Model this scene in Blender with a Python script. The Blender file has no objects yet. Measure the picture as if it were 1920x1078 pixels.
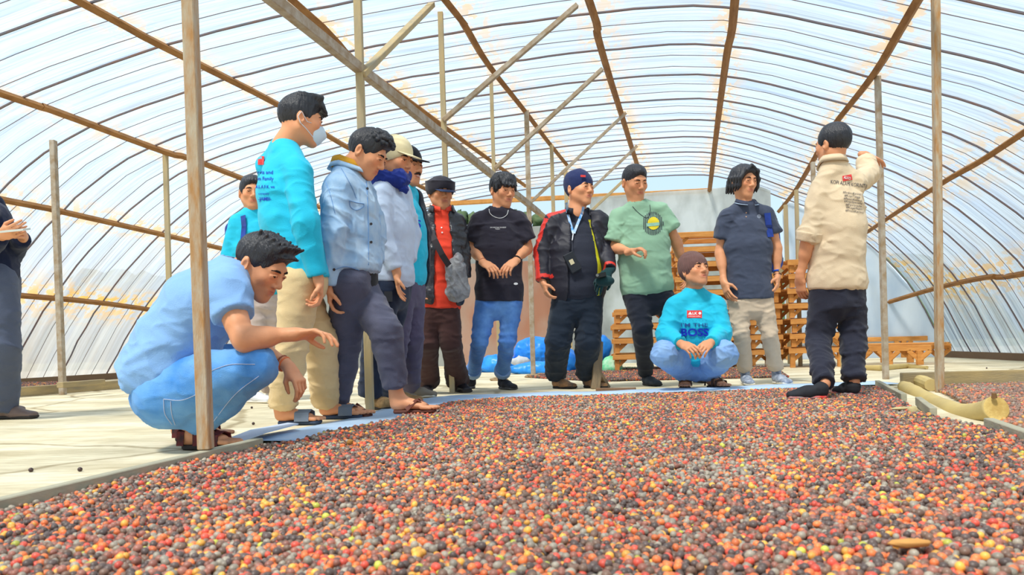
import bpy, bmesh, math, random
import numpy as np
from mathutils import Vector, Matrix
from mathutils.bvhtree import BVHTree
random.seed(7); rng = np.random.default_rng(7)
SC = bpy.context.scene; COL = SC.collection
# ------------------------------------------------------------------ camera, sky, sun, exposure
F = 1500.0; EYE = 0.39; HOR = 642.0; ROLL = 1.5 * math.pi / 180
cam_d = bpy.data.cameras.new('camera'); cam = bpy.data.objects.new('camera', cam_d); COL.objects.link(cam)
cam_d.sensor_width = 36; cam_d.lens = F / 1920 * 36; cam_d.shift_y = (HOR - 539) / 1920
cam_d.clip_start = 0.05; cam_d.clip_end = 600
cam.location = (0, 0, EYE)
cam.rotation_euler = (Matrix.Rotation(math.pi / 2, 3, 'X') @ Matrix.Rotation(-ROLL, 3, 'Z')).to_euler()
cam_d.dof.use_dof = True; cam_d.dof.focus_distance = 5.0; cam_d.dof.aperture_fstop = 7.0
SC.camera = cam
w = bpy.data.worlds.new('sky'); SC.world = w; w.use_nodes = True
nt = w.node_tree; nt.nodes.clear()
o_ = nt.nodes.new('ShaderNodeOutputWorld'); bg = nt.nodes.new('ShaderNodeBackground')
tc = nt.nodes.new('ShaderNodeTexCoord'); sep = nt.nodes.new('ShaderNodeSeparateXYZ'); cr = nt.nodes.new('ShaderNodeValToRGB')
nt.links.new(tc.outputs['Generated'], sep.inputs[0]); nt.links.new(sep.outputs[2], cr.inputs[0])
cr.color_ramp.elements[0].position = 0.0; cr.color_ramp.elements[0].color = (0.70, 0.86, 0.97, 1)
cr.color_ramp.elements[1].position = 0.5; cr.color_ramp.elements[1].color = (0.42, 0.70, 0.98, 1)
nt.links.new(cr.outputs[0], bg.inputs[0]); nt.links.new(bg.outputs[0], o_.inputs[0])
bg.inputs[1].default_value = 0.85
sun_d = bpy.data.lights.new('sun', 'SUN'); sun_d.energy = 8.0; sun_d.angle = math.radians(9); sun_d.color = (1.0, 0.93, 0.82)
sun = bpy.data.objects.new('sun', sun_d); COL.objects.link(sun); sun.location = (-3, -3, 12)
sun.rotation_euler = Vector((0.42, 0.62, -1.25)).to_track_quat('-Z', 'Y').to_euler()
SC.view_settings.view_transform = 'Standard'; SC.view_settings.look = 'None'
SC.view_settings.exposure = 0.42; SC.view_settings.gamma = 1; SC.view_settings.use_curve_mapping = False
# ------------------------------------------------------------------ helpers
CR, SR = math.cos(ROLL), math.sin(ROLL)
def J(px, py, D):
    u = px - 960; v = HOR - py
    return np.array(((u * CR + v * SR) * D / F, D, EYE + (-u * SR + v * CR) * D / F))
def G(px, py, z=0.0):                       # the point of the level z seen at a pixel
    u = px - 960; v = HOR - py
    return J(px, py, (z - EYE) * F / (-u * SR + v * CR))
def lin(c):
    return tuple(((x / 255) / 12.92 if x / 255 <= 0.04045 else ((x / 255 + 0.055) / 1.055) ** 2.4) for x in c)
def tag(o, label=None, cat=None, group=None, kind=None):
    if label: o['label'] = label
    if cat: o['category'] = cat
    if group: o['group'] = group
    if kind: o['kind'] = kind
    return o
def empty(name, loc):
    o = bpy.data.objects.new(name, None); COL.objects.link(o); o.location = tuple(loc); o.empty_display_size = .1; return o
def nrm(v):
    v = np.asarray(v, float); return v / (np.linalg.norm(v) + 1e-9)
MATS = {}
def mat(name, rgb, rough=0.75, bump=0.0, bscale=200, var=0.0, vscale=8, attr=False, metal=0, spec=0.3, sheen=0, col2=None, stretch=(1, 1, 1), wrinkle=0.0):
    if name in MATS: return MATS[name]
    m = bpy.data.materials.new(name); m.use_nodes = True; MATS[name] = m
    n = m.node_tree.nodes; l = m.node_tree.links; b = n['Principled BSDF']
    c = lin(rgb) + (1,); b.inputs['Base Color'].default_value = c
    b.inputs['Roughness'].default_value = rough; b.inputs['Metallic'].default_value = metal
    b.inputs['Specular IOR Level'].default_value = spec
    if sheen: b.inputs['Sheen Weight'].default_value = sheen
    t = n.new('ShaderNodeTexCoord'); mp = n.new('ShaderNodeMapping'); mp.inputs['Scale'].default_value = stretch
    l.new(t.outputs['Object'], mp.inputs[0])
    src = None
    if attr:
        a = n.new('ShaderNodeAttribute'); a.attribute_name = 'Col'; src = a.outputs['Color']; l.new(src, b.inputs['Base Color'])
    if var or col2:
        no = n.new('ShaderNodeTexNoise'); no.inputs['Scale'].default_value = vscale; no.inputs['Detail'].default_value = 5; no.inputs['Roughness'].default_value = .6
        l.new(mp.outputs[0], no.inputs[0])
        mr = n.new('ShaderNodeMapRange'); mr.inputs[1].default_value = .35; mr.inputs[2].default_value = .65; l.new(no.outputs[0], mr.inputs[0])
        mx = n.new('ShaderNodeMix'); mx.data_type = 'RGBA'
        l.new(mr.outputs[0], mx.inputs[0])
        if src is not None: l.new(src, mx.inputs[6])
        else: mx.inputs[6].default_value = c
        if col2: mx.inputs[7].default_value = lin(col2) + (1,)
        elif src is not None:
            mm = n.new('ShaderNodeMix'); mm.data_type = 'RGBA'; mm.blend_type = 'MULTIPLY'; mm.inputs[0].default_value = 1
            l.new(src, mm.inputs[6]); mm.inputs[7].default_value = (1 - var,) * 3 + (1,); l.new(mm.outputs[2], mx.inputs[7])
        else: mx.inputs[7].default_value = tuple(x * (1 - var) for x in c[:3]) + (1,)
        l.new(mx.outputs[2], b.inputs['Base Color'])
    if bump:
        nb = n.new('ShaderNodeTexNoise'); nb.inputs['Scale'].default_value = bscale; nb.inputs['Detail'].default_value = 3
        l.new(mp.outputs[0], nb.inputs[0]); bp = n.new('ShaderNodeBump'); bp.inputs['Strength'].default_value = bump; bp.inputs['Distance'].default_value = .01
        l.new(nb.outputs[0], bp.inputs['Height']); l.new(bp.outputs[0], b.inputs['Normal'])
        if wrinkle:
            mw = n.new('ShaderNodeMapping'); mw.inputs['Scale'].default_value = (1, 1, 1.9); mw.inputs['Rotation'].default_value = (.3, .5, .2); l.new(t.outputs['Object'], mw.inputs[0])
            nw = n.new('ShaderNodeTexNoise'); nw.noise_type = 'RIDGED_MULTIFRACTAL'; nw.inputs['Scale'].default_value = 6.5; nw.inputs['Detail'].default_value = 1.5; nw.inputs['Distortion'].default_value = .6
            l.new(mw.outputs[0], nw.inputs[0]); bw = n.new('ShaderNodeBump'); bw.inputs['Strength'].default_value = wrinkle; bw.inputs['Distance'].default_value = .03
            l.new(nw.outputs[0], bw.inputs['Height']); l.new(bw.outputs[0], bp.inputs['Normal'])
    return m
def mesh_obj(name, verts, faces, m, parent=None, smooth=False, loc=None):
    """faces: (n,3|4) array or list of lists; verts in world space, loc = origin"""
    me = bpy.data.meshes.new(name); verts = np.asarray(verts, float)
    if loc is None: loc = tuple(parent.matrix_world.translation) if False else ((0, 0, 0) if parent is None else parent['o'])
    vv = verts - np.array(loc)
    if isinstance(faces, np.ndarray) and len(faces):
        k = faces.shape[1]; nf = len(faces)
        me.vertices.add(len(vv)); me.vertices.foreach_set('co', vv.astype(np.float32).ravel())
        me.loops.add(nf * k); me.loops.foreach_set('vertex_index', faces.astype(np.int32).ravel())
        me.polygons.add(nf); me.polygons.foreach_set('loop_start', np.arange(0, nf * k, k, dtype=np.int32))
        me.update(calc_edges=True); me.validate()
    else:
        me.from_pydata([tuple(v) for v in vv], [], [tuple(f) for f in faces]); me.update()
    if smooth: me.polygons.foreach_set('use_smooth', [True] * len(me.polygons))
    o = bpy.data.objects.new(name, me); COL.objects.link(o)
    if isinstance(m, (list, tuple)):
        for x in m: me.materials.append(x)
    elif m: me.materials.append(m)
    if parent is None: o.location = loc; o['o'] = tuple(loc)
    else:
        o.parent = parent
        p = np.array(parent['o']); o.location = tuple(np.array(loc) - p); o['o'] = tuple(loc)
    return o
def root(name, loc, label, cat, group=None):
    o = empty(name, loc); o['o'] = tuple(float(x) for x in loc); return tag(o, label, cat, group)
def box_v(c, ax, ay, az):      # half-extent vectors
    c, ax, ay, az = map(np.asarray, (c, ax, ay, az))
    v = [c + sx * ax + sy * ay + sz * az for sx in (-1, 1) for sy in (-1, 1) for sz in (-1, 1)]
    f = [[0, 1, 3, 2], [4, 6, 7, 5], [0, 4, 5, 1], [2, 3, 7, 6], [0, 2, 6, 4], [1, 5, 7, 3]]
    if np.dot(np.cross(ax, ay), az) < 0: f = [q[::-1] for q in f]
    return v, f
def beam(name, a, b, wd, dp, m, parent=None, up=(0, 0, 1), loc=None, wob=0.0, n=1):
    """squared timber from a to b (n segments, slightly wavy)"""
    a, b = np.array(a, float), np.array(b, float); ax = nrm(b - a)
    s = np.cross(ax, up); s = nrm(s) if np.linalg.norm(s) > 1e-3 else np.array((1., 0, 0)); t = np.cross(s, ax)
    V = []; Fc = []
    for i in range(n + 1):
        p = a + (b - a) * i / n + (s * random.uniform(-wob, wob) + t * random.uniform(-wob, wob)) * (0 < i < n)
        for (p1, p2) in ((-1, -1), (1, -1), (1, 1), (-1, 1)): V.append(p + s * p1 * wd / 2 + t * p2 * dp / 2)
        if i:
            k = (i - 1) * 4
            for j in range(4): Fc.append([k + j, k + (j + 1) % 4, k + 4 + (j + 1) % 4, k + 4 + j])
    Fc.append([3, 2, 1, 0]); k = n * 4; Fc.append([k, k + 1, k + 2, k + 3])
    Fc = [q[::-1] for q in Fc]
    o = mesh_obj(name, V, Fc, m, parent, loc=loc)
    bv = o.modifiers.new('bevel', 'BEVEL'); bv.width = min(wd, dp) * .08; bv.segments = 1
    return o
def tube(pts, r, seg=8, closed=False, flat=None):
    pts = [np.array(p, float) for p in pts]; n = len(pts); V = []; Fc = []
    rr = r if hasattr(r, '__len__') else [r] * n
    prev = None
    for i, p in enumerate(pts):
        q0 = pts[(i - 1) % n] if (closed or i) else p; q1 = pts[(i + 1) % n] if (closed or i < n - 1) else p
        t = nrm(q1 - q0)
        if prev is None: prev = nrm(np.cross(t, (0.13, 0.29, 0.95)) if abs(t[2]) < .9 else np.cross(t, (1, 0.1, 0)))
        s = nrm(prev - t * np.dot(prev, t)); prev = s; u = np.cross(t, s)
        for k in range(seg):
            a = 2 * math.pi * k / seg; V.append(p + rr[i] * (math.cos(a) * s + math.sin(a) * u * (flat or 1)))
    m = n if closed else n - 1
    for i in range(m):
        a = i * seg; b = ((i + 1) % n) * seg
        for k in range(seg): Fc.append([a + k, a + (k + 1) % seg, b + (k + 1) % seg, b + k])
    if not closed: Fc.append(list(range(seg))[::-1]); Fc.append([(n - 1) * seg + k for k in range(seg)])
    return V, Fc
def strap(pts, nrms, wd, th=.003):          # a flat band along pts, wd wide, facing nrms
    V = []; Fc = []; pts = [np.array(p, float) for p in pts]; n = len(pts)
    for i, p in enumerate(pts):
        t = nrm(pts[min(i + 1, n - 1)] - pts[max(i - 1, 0)]); nn = nrm(nrms[i]); s = nrm(np.cross(t, nn))
        for a, b in ((-1, 0), (1, 0), (1, 1), (-1, 1)): V.append(p + s * a * wd / 2 + nn * b * th)
        if i:
            k = (i - 1) * 4
            for j in range(4): Fc.append([k + j, k + (j + 1) % 4, k + 4 + (j + 1) % 4, k + 4 + j])
    Fc.append([3, 2, 1, 0]); k = (n - 1) * 4; Fc.append([k, k + 1, k + 2, k + 3])
    return V, Fc
def join(*vf):
    V = []; Fc = []
    for v, f in vf:
        k = len(V); V += list(v); Fc += [[i + k for i in q] for q in f]
    return V, Fc
def vnoise(P, f, seed=0):
    p = np.asarray(P) * f + np.array((17.3, 5.1, 9.7)) * (seed + 1)
    i = np.floor(p).astype(np.int64); t = p - i; t = t * t * (3 - 2 * t)
    def h(a, b, c):
        n = (a * 374761393 + b * 668265263 + c * 2147483647 + seed * 144665) & 0xffffffff
        n = ((n ^ (n >> 13)) * 1274126177) & 0xffffffff
        return ((n ^ (n >> 16)) & 0xffff) / 65535.0
    r = 0
    for dx in (0, 1):
        for dy in (0, 1):
            for dz in (0, 1):
                wgt = (t[:, 0] if dx else 1 - t[:, 0]) * (t[:, 1] if dy else 1 - t[:, 1]) * (t[:, 2] if dz else 1 - t[:, 2])
                r = r + wgt * h(i[:, 0] + dx, i[:, 1] + dy, i[:, 2] + dz)
    return r * 2 - 1
# ------------------------------------------------------------------ implicit surfaces
def S_(c0, c1, r0, r1=None, k=.02, side=None, d0=None, d1=None, f0=False, f1=False, sub=False):
    r1 = r0 if r1 is None else r1
    return ('s', np.array(c0, float), np.array(c1, float), r0, r1, k, None if side is None else nrm(side), r0 if d0 is None else d0, (r1 if d1 is None and d0 is None else (d0 if d1 is None else d1)), f0, f1, sub)
def E_(c, r, R=None, k=.02, sub=False):
    return ('e', np.array(c, float), r, np.eye(3) if R is None else R, k, sub)
def pr_box(p):
    if p[0] == 's':
        R = max(p[3], p[4], p[7], p[8]) + p[5] + .012
        return np.minimum(p[1], p[2]) - R, np.maximum(p[1], p[2]) + R
    R = max(p[2]) + p[4] + .012; return p[1] - R, p[1] + R
def field(prims, h, lo=None, hi=None):
    bs = [pr_box(p) for p in prims if not p[-1]]
    L = np.min([b[0] for b in bs], 0); H = np.max([b[1] for b in bs], 0)
    if lo is not None: L = np.maximum(L, lo)
    if hi is not None: H = np.minimum(H, hi)
    n = np.ceil((H - L) / h).astype(int) + 2
    A = np.full(n, .05, np.float32)
    for p in prims:
        b0, b1 = pr_box(p)
        i0 = np.clip(np.floor((b0 - L) / h).astype(int), 0, n); i1 = np.clip(np.ceil((b1 - L) / h).astype(int) + 1, 0, n)
        if (i1 <= i0).any(): continue
        X, Y, Z = np.meshgrid(*[(L[a] + h * np.arange(i0[a], i1[a])).astype(np.float32) for a in range(3)], indexing='ij')
        if p[0] == 's':
            _, c0, c1, r0, r1, k, side, d0, d1, f0, f1, sub = p
            ax = c1 - c0; ln = np.linalg.norm(ax); ax = ax / (ln + 1e-9)
            qx, qy, qz = X - c0[0], Y - c0[1], Z - c0[2]
            pr = qx * ax[0] + qy * ax[1] + qz * ax[2]; t = np.clip(pr, 0, ln)
            if f0: t = np.minimum(t, pr)
            if f1: t = np.maximum(t, pr)
            tt = np.clip(t / (ln + 1e-9), 0, 1)
            qx = qx - t * ax[0]; qy = qy - t * ax[1]; qz = qz - t * ax[2]
            wv = r0 + (r1 - r0) * tt
            if side is None: D = np.sqrt(qx * qx + qy * qy + qz * qz) - wv
            else:
                dv = d0 + (d1 - d0) * tt; s = side - ax * np.dot(side, ax); s = nrm(s); fr = np.cross(ax, s)
                a = qx * s[0] + qy * s[1] + qz * s[2]; b = qx * fr[0] + qy * fr[1] + qz * fr[2]; c = qx * ax[0] + qy * ax[1] + qz * ax[2]
                mv = np.minimum(wv, dv)
                k0 = np.sqrt((a / wv) ** 2 + (b / dv) ** 2 + (c / mv) ** 2) + 1e-6
                k1 = np.sqrt((a / wv ** 2) ** 2 + (b / dv ** 2) ** 2 + (c / mv ** 2) ** 2) + 1e-6
                D = k0 * (k0 - 1) / k1
            if f0: D = np.maximum(D, -pr)
            if f1: D = np.maximum(D, pr - ln)
        else:
            _, c, r, R, k, sub = p
            q = [X - c[0], Y - c[1], Z - c[2]]
            a, b, cc = [(q[0] * R[0, i] + q[1] * R[1, i] + q[2] * R[2, i]) for i in range(3)]
            k0 = np.sqrt((a / r[0]) ** 2 + (b / r[1]) ** 2 + (cc / r[2]) ** 2) + 1e-6
            k1 = np.sqrt((a / r[0] ** 2) ** 2 + (b / r[1] ** 2) ** 2 + (cc / r[2] ** 2) ** 2) + 1e-6
            D = k0 * (k0 - 1) / k1
        sl = tuple(slice(i0[a], i1[a]) for a in range(3)); B = A[sl]
        if sub: D = -D; hh = np.maximum(k - np.abs(B - D), 0) / k; A[sl] = np.maximum(B, D) + hh * hh * k / 4
        else: hh = np.maximum(k - np.abs(B - D), 0) / k; A[sl] = np.minimum(B, D) - hh * hh * k / 4
    if lo is not None or hi is not None:
        pass
    A[0], A[-1], A[:, 0], A[:, -1], A[:, :, 0], A[:, :, -1] = .05, .05, .05, .05, .05, .05
    return A, L
CORN = np.array([(a, b, c) for a in (0, 1) for b in (0, 1) for c in (0, 1)])
EDG = [(i, j) for i in range(8) for j in range(i + 1, 8) if np.abs(CORN[i] - CORN[j]).sum() == 1]
def surfnet(A, L, h):
    ins = A < 0
    cnt = sum(ins[a:ins.shape[0] - 1 + a, b:ins.shape[1] - 1 + b, c:ins.shape[2] - 1 + c].astype(np.int8) for a, b, c in CORN)
    act = (cnt > 0) & (cnt < 8); ai = np.argwhere(act)
    if not len(ai): return np.zeros((0, 3)), np.zeros((0, 4), int)
    ids = np.full(act.shape, -1, np.int64); ids[act] = np.arange(len(ai))
    fv = [A[ai[:, 0] + c[0], ai[:, 1] + c[1], ai[:, 2] + c[2]] for c in CORN]
    pos = np.zeros((len(ai), 3)); n = np.zeros(len(ai))
    for i, j in EDG:
        fa, fb = fv[i], fv[j]; m = (fa < 0) != (fb < 0)
        t = np.where(m, fa / np.where(m, fa - fb, 1), 0)
        pos += m[:, None] * (CORN[i] + t[:, None] * (CORN[j] - CORN[i])); n += m
    V = L + h * (ai + pos / n[:, None]); Q = []
    for ax in range(3):
        o1, o2 = [(1, 2), (2, 0), (0, 1)][ax]
        e = [slice(1, -1)] * 3; e[ax] = slice(0, -1); f = list(e); f[ax] = slice(1, None)
        a = ins[tuple(e)]; b = ins[tuple(f)]; cr_ = np.argwhere(a != b)
        off = np.array([0, 0, 0]); base = cr_.copy(); base[:, o1] += 1; base[:, o2] += 1   # the grid edge's own cell
        sgn = a[cr_[:, 0], cr_[:, 1], cr_[:, 2]]
        def g(d1, d2):
            c = base.copy(); c[:, o1] += d1; c[:, o2] += d2; return ids[c[:, 0], c[:, 1], c[:, 2]]
        q = np.stack([g(-1, -1), g(0, -1), g(0, 0), g(-1, 0)], 1)
        q[~sgn] = q[~sgn][:, ::-1]; Q.append(q)
    return V, np.concatenate(Q)
def vnorm(V, Q):
    n = np.cross(V[Q[:, 2]] - V[Q[:, 0]], V[Q[:, 3]] - V[Q[:, 1]]); N = np.zeros_like(V)
    for k in range(4): np.add.at(N, Q[:, k], n)
    return N / (np.linalg.norm(N, axis=1, keepdims=True) + 1e-12)
def sdf(name, prims, h, m, parent, disp=None, col=None, cut=None, lo=None, hi=None, chunks=None):
    parts = chunks or [(prims, h)]
    Vs, Qs = [], []; k = 0
    for pr, hh in parts:
        A, L = field(pr, hh, lo, hi)
        if cut is not None:
            X, Y, Z = np.meshgrid(*[(L[a] + hh * np.arange(A.shape[a])) for a in range(3)], indexing='ij')
            A = np.maximum(A, cut(X, Y, Z).astype(np.float32))
        V, Q = surfnet(A, L, hh); Vs.append(V); Qs.append(Q + k); k += len(V)
    V = np.concatenate(Vs); Q = np.concatenate(Qs)
    if disp is not None: N = vnorm(V, Q); V = V + N * disp(V, N)[:, None]
    o = mesh_obj(name, V, Q, m, parent, smooth=True)
    if col is not None:
        c = col(V, vnorm(V, Q)); at = o.data.color_attributes.new('Col', 'FLOAT_COLOR', 'POINT')
        at.data.foreach_set('color', np.concatenate([c, np.ones((len(c), 1))], 1).astype(np.float32).ravel())
    return o
def catmull(P, n):
    P = np.asarray(P, float); Q = np.vstack([2 * P[0] - P[1], P, 2 * P[-1] - P[-2]]); out = []
    for i in range(len(P) - 1):
        a, b, c, d = Q[i:i + 4]
        for j in range(n):
            t = j / n; out.append(.5 * ((2 * b) + (c - a) * t + (2 * a - 5 * b + 4 * c - d) * t * t + (3 * b - a - 3 * c + d) * t ** 3))
    out.append(P[-1]); return np.array(out)
# ------------------------------------------------------------------ the tunnel (drying house)
YAW = math.radians(14.2); AX = np.array((math.sin(YAW), math.cos(YAW), 0)); LT = np.array((math.cos(YAW), -math.sin(YAW), 0))
SEND = 13.4; SBEG = -4.0
PROF = np.array([(-8.75, 0), (-8.1, .93), (-7.2, 1.81), (-6.1, 2.49), (-4.6, 2.84), (-3.3, 2.99), (-2.1, 3.05), (-1.02, 3.07), (.14, 2.99), (1.33, 2.59), (2.5, 2.09), (3.6, 1.16), (4.3, 0)])
PRO = catmull(PROF, 5)
def arch(lat, s):           # the right-hand side draws in slightly towards the far end
    t = np.clip((s - 7) / 6.4, 0, 1); return np.where(lat > 0, lat * (1 - .2 * t), lat)
def W(lat, s, z): return LT * arch(lat, s) + AX * s + np.array((0, 0, z))
def inside_arch(p):
    s = p @ AX; la = p @ LT; t = min(max((s - 7) / 6.4, 0), 1)
    if la > 0: la = la / (1 - .2 * t)
    z = np.interp(la, PRO[:, 0], PRO[:, 1], left=-1, right=-1); return p[2] < z and p[2] > -.01
def on_arch(px, py, shrink=0.0):
    d0, d1 = .8, .8
    while d1 < 25:
        d1 += .1; p = J(px, py, d1)
        if p @ AX > SEND: return J(px, py, d1 - shrink)
        if not inside_arch(p): break
    lo, hi = d1 - .1, d1
    for _ in range(12):
        m = (lo + hi) / 2
        if inside_arch(J(px, py, m)): lo = m
        else: hi = m
    return J(px, py, lo - shrink)
# film
ARCMID = float(np.linalg.norm(np.diff(PRO, axis=0), axis=1).sum()) / 2
fm = bpy.data.materials.new('plastic_film'); fm.use_nodes = True; n = fm.node_tree.nodes; l = fm.node_tree.links; n.clear()
out = n.new('ShaderNodeOutputMaterial'); tr = n.new('ShaderNodeBsdfTransparent'); tl = n.new('ShaderNodeBsdfTranslucent'); df = n.new('ShaderNodeBsdfDiffuse'); gl = n.new('ShaderNodeBsdfGlossy')
uv = n.new('ShaderNodeUVMap'); uv.uv_map = 'UVMap'
def noise_(scale, sc, det=4, rough=.55):
    mp = n.new('ShaderNodeMapping'); mp.inputs['Scale'].default_value = sc; l.new(uv.outputs[0], mp.inputs[0])
    x = n.new('ShaderNodeTexNoise'); x.inputs['Scale'].default_value = scale; x.inputs['Detail'].default_value = det; x.inputs['Roughness'].default_value = rough; l.new(mp.outputs[0], x.inputs[0]); return x
def ramp_(src, p0, c0, p1, c1, x=None):
    r = n.new('ShaderNodeValToRGB'); r.color_ramp.elements[0].position = p0; r.color_ramp.elements[0].color = c0
    r.color_ramp.elements[1].position = p1; r.color_ramp.elements[1].color = c1; l.new(src, r.inputs[0])
    for (p, c) in (x or []): e = r.color_ramp.elements.new(p); e.color = c
    return r
st = noise_(1.0, (5.5, .35, 1), 6, .7)
c1 = ramp_(st.outputs[0], .30, (.60, .66, .74, 1), .68, (.95, .98, 1, 1), [(.40, (.64, .75, .92, 1)), (.52, (.80, .90, .98, 1)), (.60, (.72, .78, .84, 1))])
fine = noise_(1.0, (30, .35, 1), 5, .7)
c2 = ramp_(fine.outputs[0], .34, (.42, .40, .40, 1), .52, (1, 1, 1, 1))
mx = n.new('ShaderNodeMix'); mx.data_type = 'RGBA'; mx.blend_type = 'MULTIPLY'; mx.inputs[0].default_value = .75
l.new(c1.outputs[0], mx.inputs[6]); l.new(c2.outputs[0], mx.inputs[7])
# dust: brown smears, stronger low on the left side (arc length small)
du = noise_(1.0, (2.2, .5, 1), 6, .75); sepu = n.new('ShaderNodeSeparateXYZ'); l.new(uv.outputs[0], sepu.inputs[0])
lowm = n.new('ShaderNodeMapRange'); lowm.inputs[1].default_value = 3.4; lowm.inputs[2].default_value = 0.3; l.new(sepu.outputs[1], lowm.inputs[0])
dr = ramp_(du.outputs[0], .45, (0, 0, 0, 1), .62, (1, 1, 1, 1))
dm = n.new('ShaderNodeMath'); dm.operation = 'MULTIPLY_ADD'; dm.use_clamp = True; l.new(dr.outputs[0], dm.inputs[0]); dm.inputs[1].default_value = .35
lm2 = n.new('ShaderNodeMath'); lm2.operation = 'MULTIPLY'; lm2.inputs[1].default_value = .72; l.new(lowm.outputs[0], lm2.inputs[0]); l.new(lm2.outputs[0], dm.inputs[2])
m2 = n.new('ShaderNodeMix'); m2.data_type = 'RGBA'; l.new(dm.outputs[0], m2.inputs[0]); l.new(mx.outputs[2], m2.inputs[6]); m2.inputs[7].default_value = (.56, .52, .49, 1)
# rust seeping from the purlins (vertex attribute marks how close one is)
at = n.new('ShaderNodeAttribute'); at.attribute_name = 'rust'
ru = noise_(1.0, (7, 9, 1), 3, .6); rr_ = ramp_(ru.outputs[0], .47, (0, 0, 0, 1), .54, (1, 1, 1, 1))
rm = n.new('ShaderNodeMath'); rm.operation = 'MULTIPLY'; l.new(at.outputs['Fac'], rm.inputs[0]); l.new(rr_.outputs[0], rm.inputs[1])
m3 = n.new('ShaderNodeMix'); m3.data_type = 'RGBA'; l.new(rm.outputs[0], m3.inputs[0]); l.new(m2.outputs[2], m3.inputs[6]); m3.inputs[7].default_value = (.95, .55, .14, 1)
mv = n.new('ShaderNodeVectorMath'); mv.operation = 'SCALE'; mv.inputs['Scale'].default_value = .50; l.new(m3.outputs[2], mv.inputs[0])
for s_ in (tl, df): l.new(mv.outputs[0], s_.inputs[0])
tr.inputs[0].default_value = (.93, .97, 1, 1); gl.inputs['Roughness'].default_value = .35
a1 = n.new('ShaderNodeMixShader'); a1.inputs[0].default_value = .08; l.new(tl.outputs[0], a1.inputs[1]); l.new(df.outputs[0], a1.inputs[2])
a2 = n.new('ShaderNodeMixShader')
am = n.new('ShaderNodeMapRange'); am.inputs[1].default_value = 7.2; am.inputs[2].default_value = 5.0; am.inputs[3].default_value = .36; am.inputs[4].default_value = .10
sb = n.new('ShaderNodeMath'); sb.operation = 'SUBTRACT'; l.new(sepu.outputs[1], sb.inputs[0]); sb.inputs[1].default_value = 0; ab = n.new('ShaderNodeMath'); ab.operation = 'SUBTRACT'; l.new(sb.outputs[0], ab.inputs[0]); ab.inputs[1].default_value = ARCMID; ab2 = n.new('ShaderNodeMath'); ab2.operation = 'ABSOLUTE'; l.new(ab.outputs[0], ab2.inputs[0]); am.inputs[1].default_value = 4.6; am.inputs[2].default_value = 6.4; l.new(ab2.outputs[0], am.inputs[0]); l.new(am.outputs[0], a2.inputs[0]); l.new(a1.outputs[0], a2.inputs[1]); l.new(tr.outputs[0], a2.inputs[2])
a3 = n.new('ShaderNodeMixShader'); a3.inputs[0].default_value = .03; l.new(a2.outputs[0], a3.inputs[1]); l.new(gl.outputs[0], a3.inputs[2]); l.new(a3.outputs[0], out.inputs[0])
PUR = {
 'C': [(1378, -10), (1362, 100), (1345, 230), (1330, 357)],
 'D': [(1103, -10), (1120, 60), (1140, 130), (1165, 210), (1185, 275), (1196, 310)],
 'E': [(832, -10), (870, 40), (915, 115), (985, 205), (1030, 265), (1064, 307)],
 'F': [(545, -10), (668, 110), (785, 198), (985, 345)],
 'G': [(150, -5), (290, 72), (520, 190), (640, 265), (800, 352)],
 'H': [(0, 168), (97, 200), (310, 280), (355, 292), (480, 340), (600, 385)],
 'I': [(0, 368), (130, 395), (415, 462), (560, 500)],
 'Jx': [(35, 549), (290, 578), (420, 600)],
 'R1': [(1722, -10), (1640, 130), (1560, 235), (1520, 305), (1490, 355), (1460, 393)],
 'R2': [(1925, 238), (1840, 295), (1755, 345), (1620, 435)],
 'R3': [(1925, 507), (1850, 515), (1760, 535), (1665, 563)]}
PW = {k: [on_arch(x, y) for x, y in v] for k, v in PUR.items()}
arc = np.concatenate([[0], np.cumsum(np.linalg.norm(np.diff(PRO, axis=0), axis=1))])
pur_la = []
for k, v in PW.items():
    q = [(p @ AX, p @ LT, p[2]) for p in v]; q.sort(); pur_la.append(([a[0] for a in q], [a[1] for a in q]))
ns = 190; SS = np.linspace(SBEG, SEND, ns); V = []; UV = []; RU = []
for i, s in enumerate(SS):
    bulge = 0.02 * math.sin(s * 2 * math.pi / .28) + 0.014 * random.uniform(-1, 1)
    plat = [np.interp(s, a, b) for a, b in pur_la]
    for j, (la, z) in enumerate(PRO):
        p = W(la, s, z); cen = W(-2.2, s, .6); V.append(p + nrm(p - cen) * (0.05 + bulge)); UV.append((s, arc[j] + .15 * math.sin(s * .9)))
        dd_ = min(abs(x - p @ LT) for x in plat); RU.append(max(0, 1.25 - dd_ / .17))
m_ = len(PRO); Fc = [[i * m_ + j, i * m_ + j + 1, (i + 1) * m_ + j + 1, (i + 1) * m_ + j] for i in range(ns - 1) for j in range(m_ - 1)]
ceil = mesh_obj('ceiling', V, Fc, fm, smooth=True); tag(ceil, 'arched translucent plastic film roof of the drying tunnel', kind='structure')
ul = ceil.data.uv_layers.new(name='UVMap'); li = np.zeros(len(ceil.data.loops), np.int32); ceil.data.loops.foreach_get('vertex_index', li)
ul.data.foreach_set('uv', np.array(UV)[li].astype(np.float32).ravel())
ra = ceil.data.attributes.new('rust', 'FLOAT', 'POINT'); ra.data.foreach_set('value', np.array(RU, np.float32))
M_rib = mat('rusty_rod', (122, 98, 94), .8, col2=(104, 106, 118), vscale=6)
M_pur = mat('brown_timber', (160, 116, 70), .8, .3, 60, col2=(130, 90, 52), vscale=5, stretch=(1, 1, 6))
M_gray = mat('weathered_steel', (176, 166, 152), .7, .2, 120, col2=(150, 128, 100), vscale=14)
M_post = mat('galvanised_post', (182, 172, 152), .65, .25, 150, col2=(172, 128, 78), vscale=22, stretch=(1.5, 1.5, .35))
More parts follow.
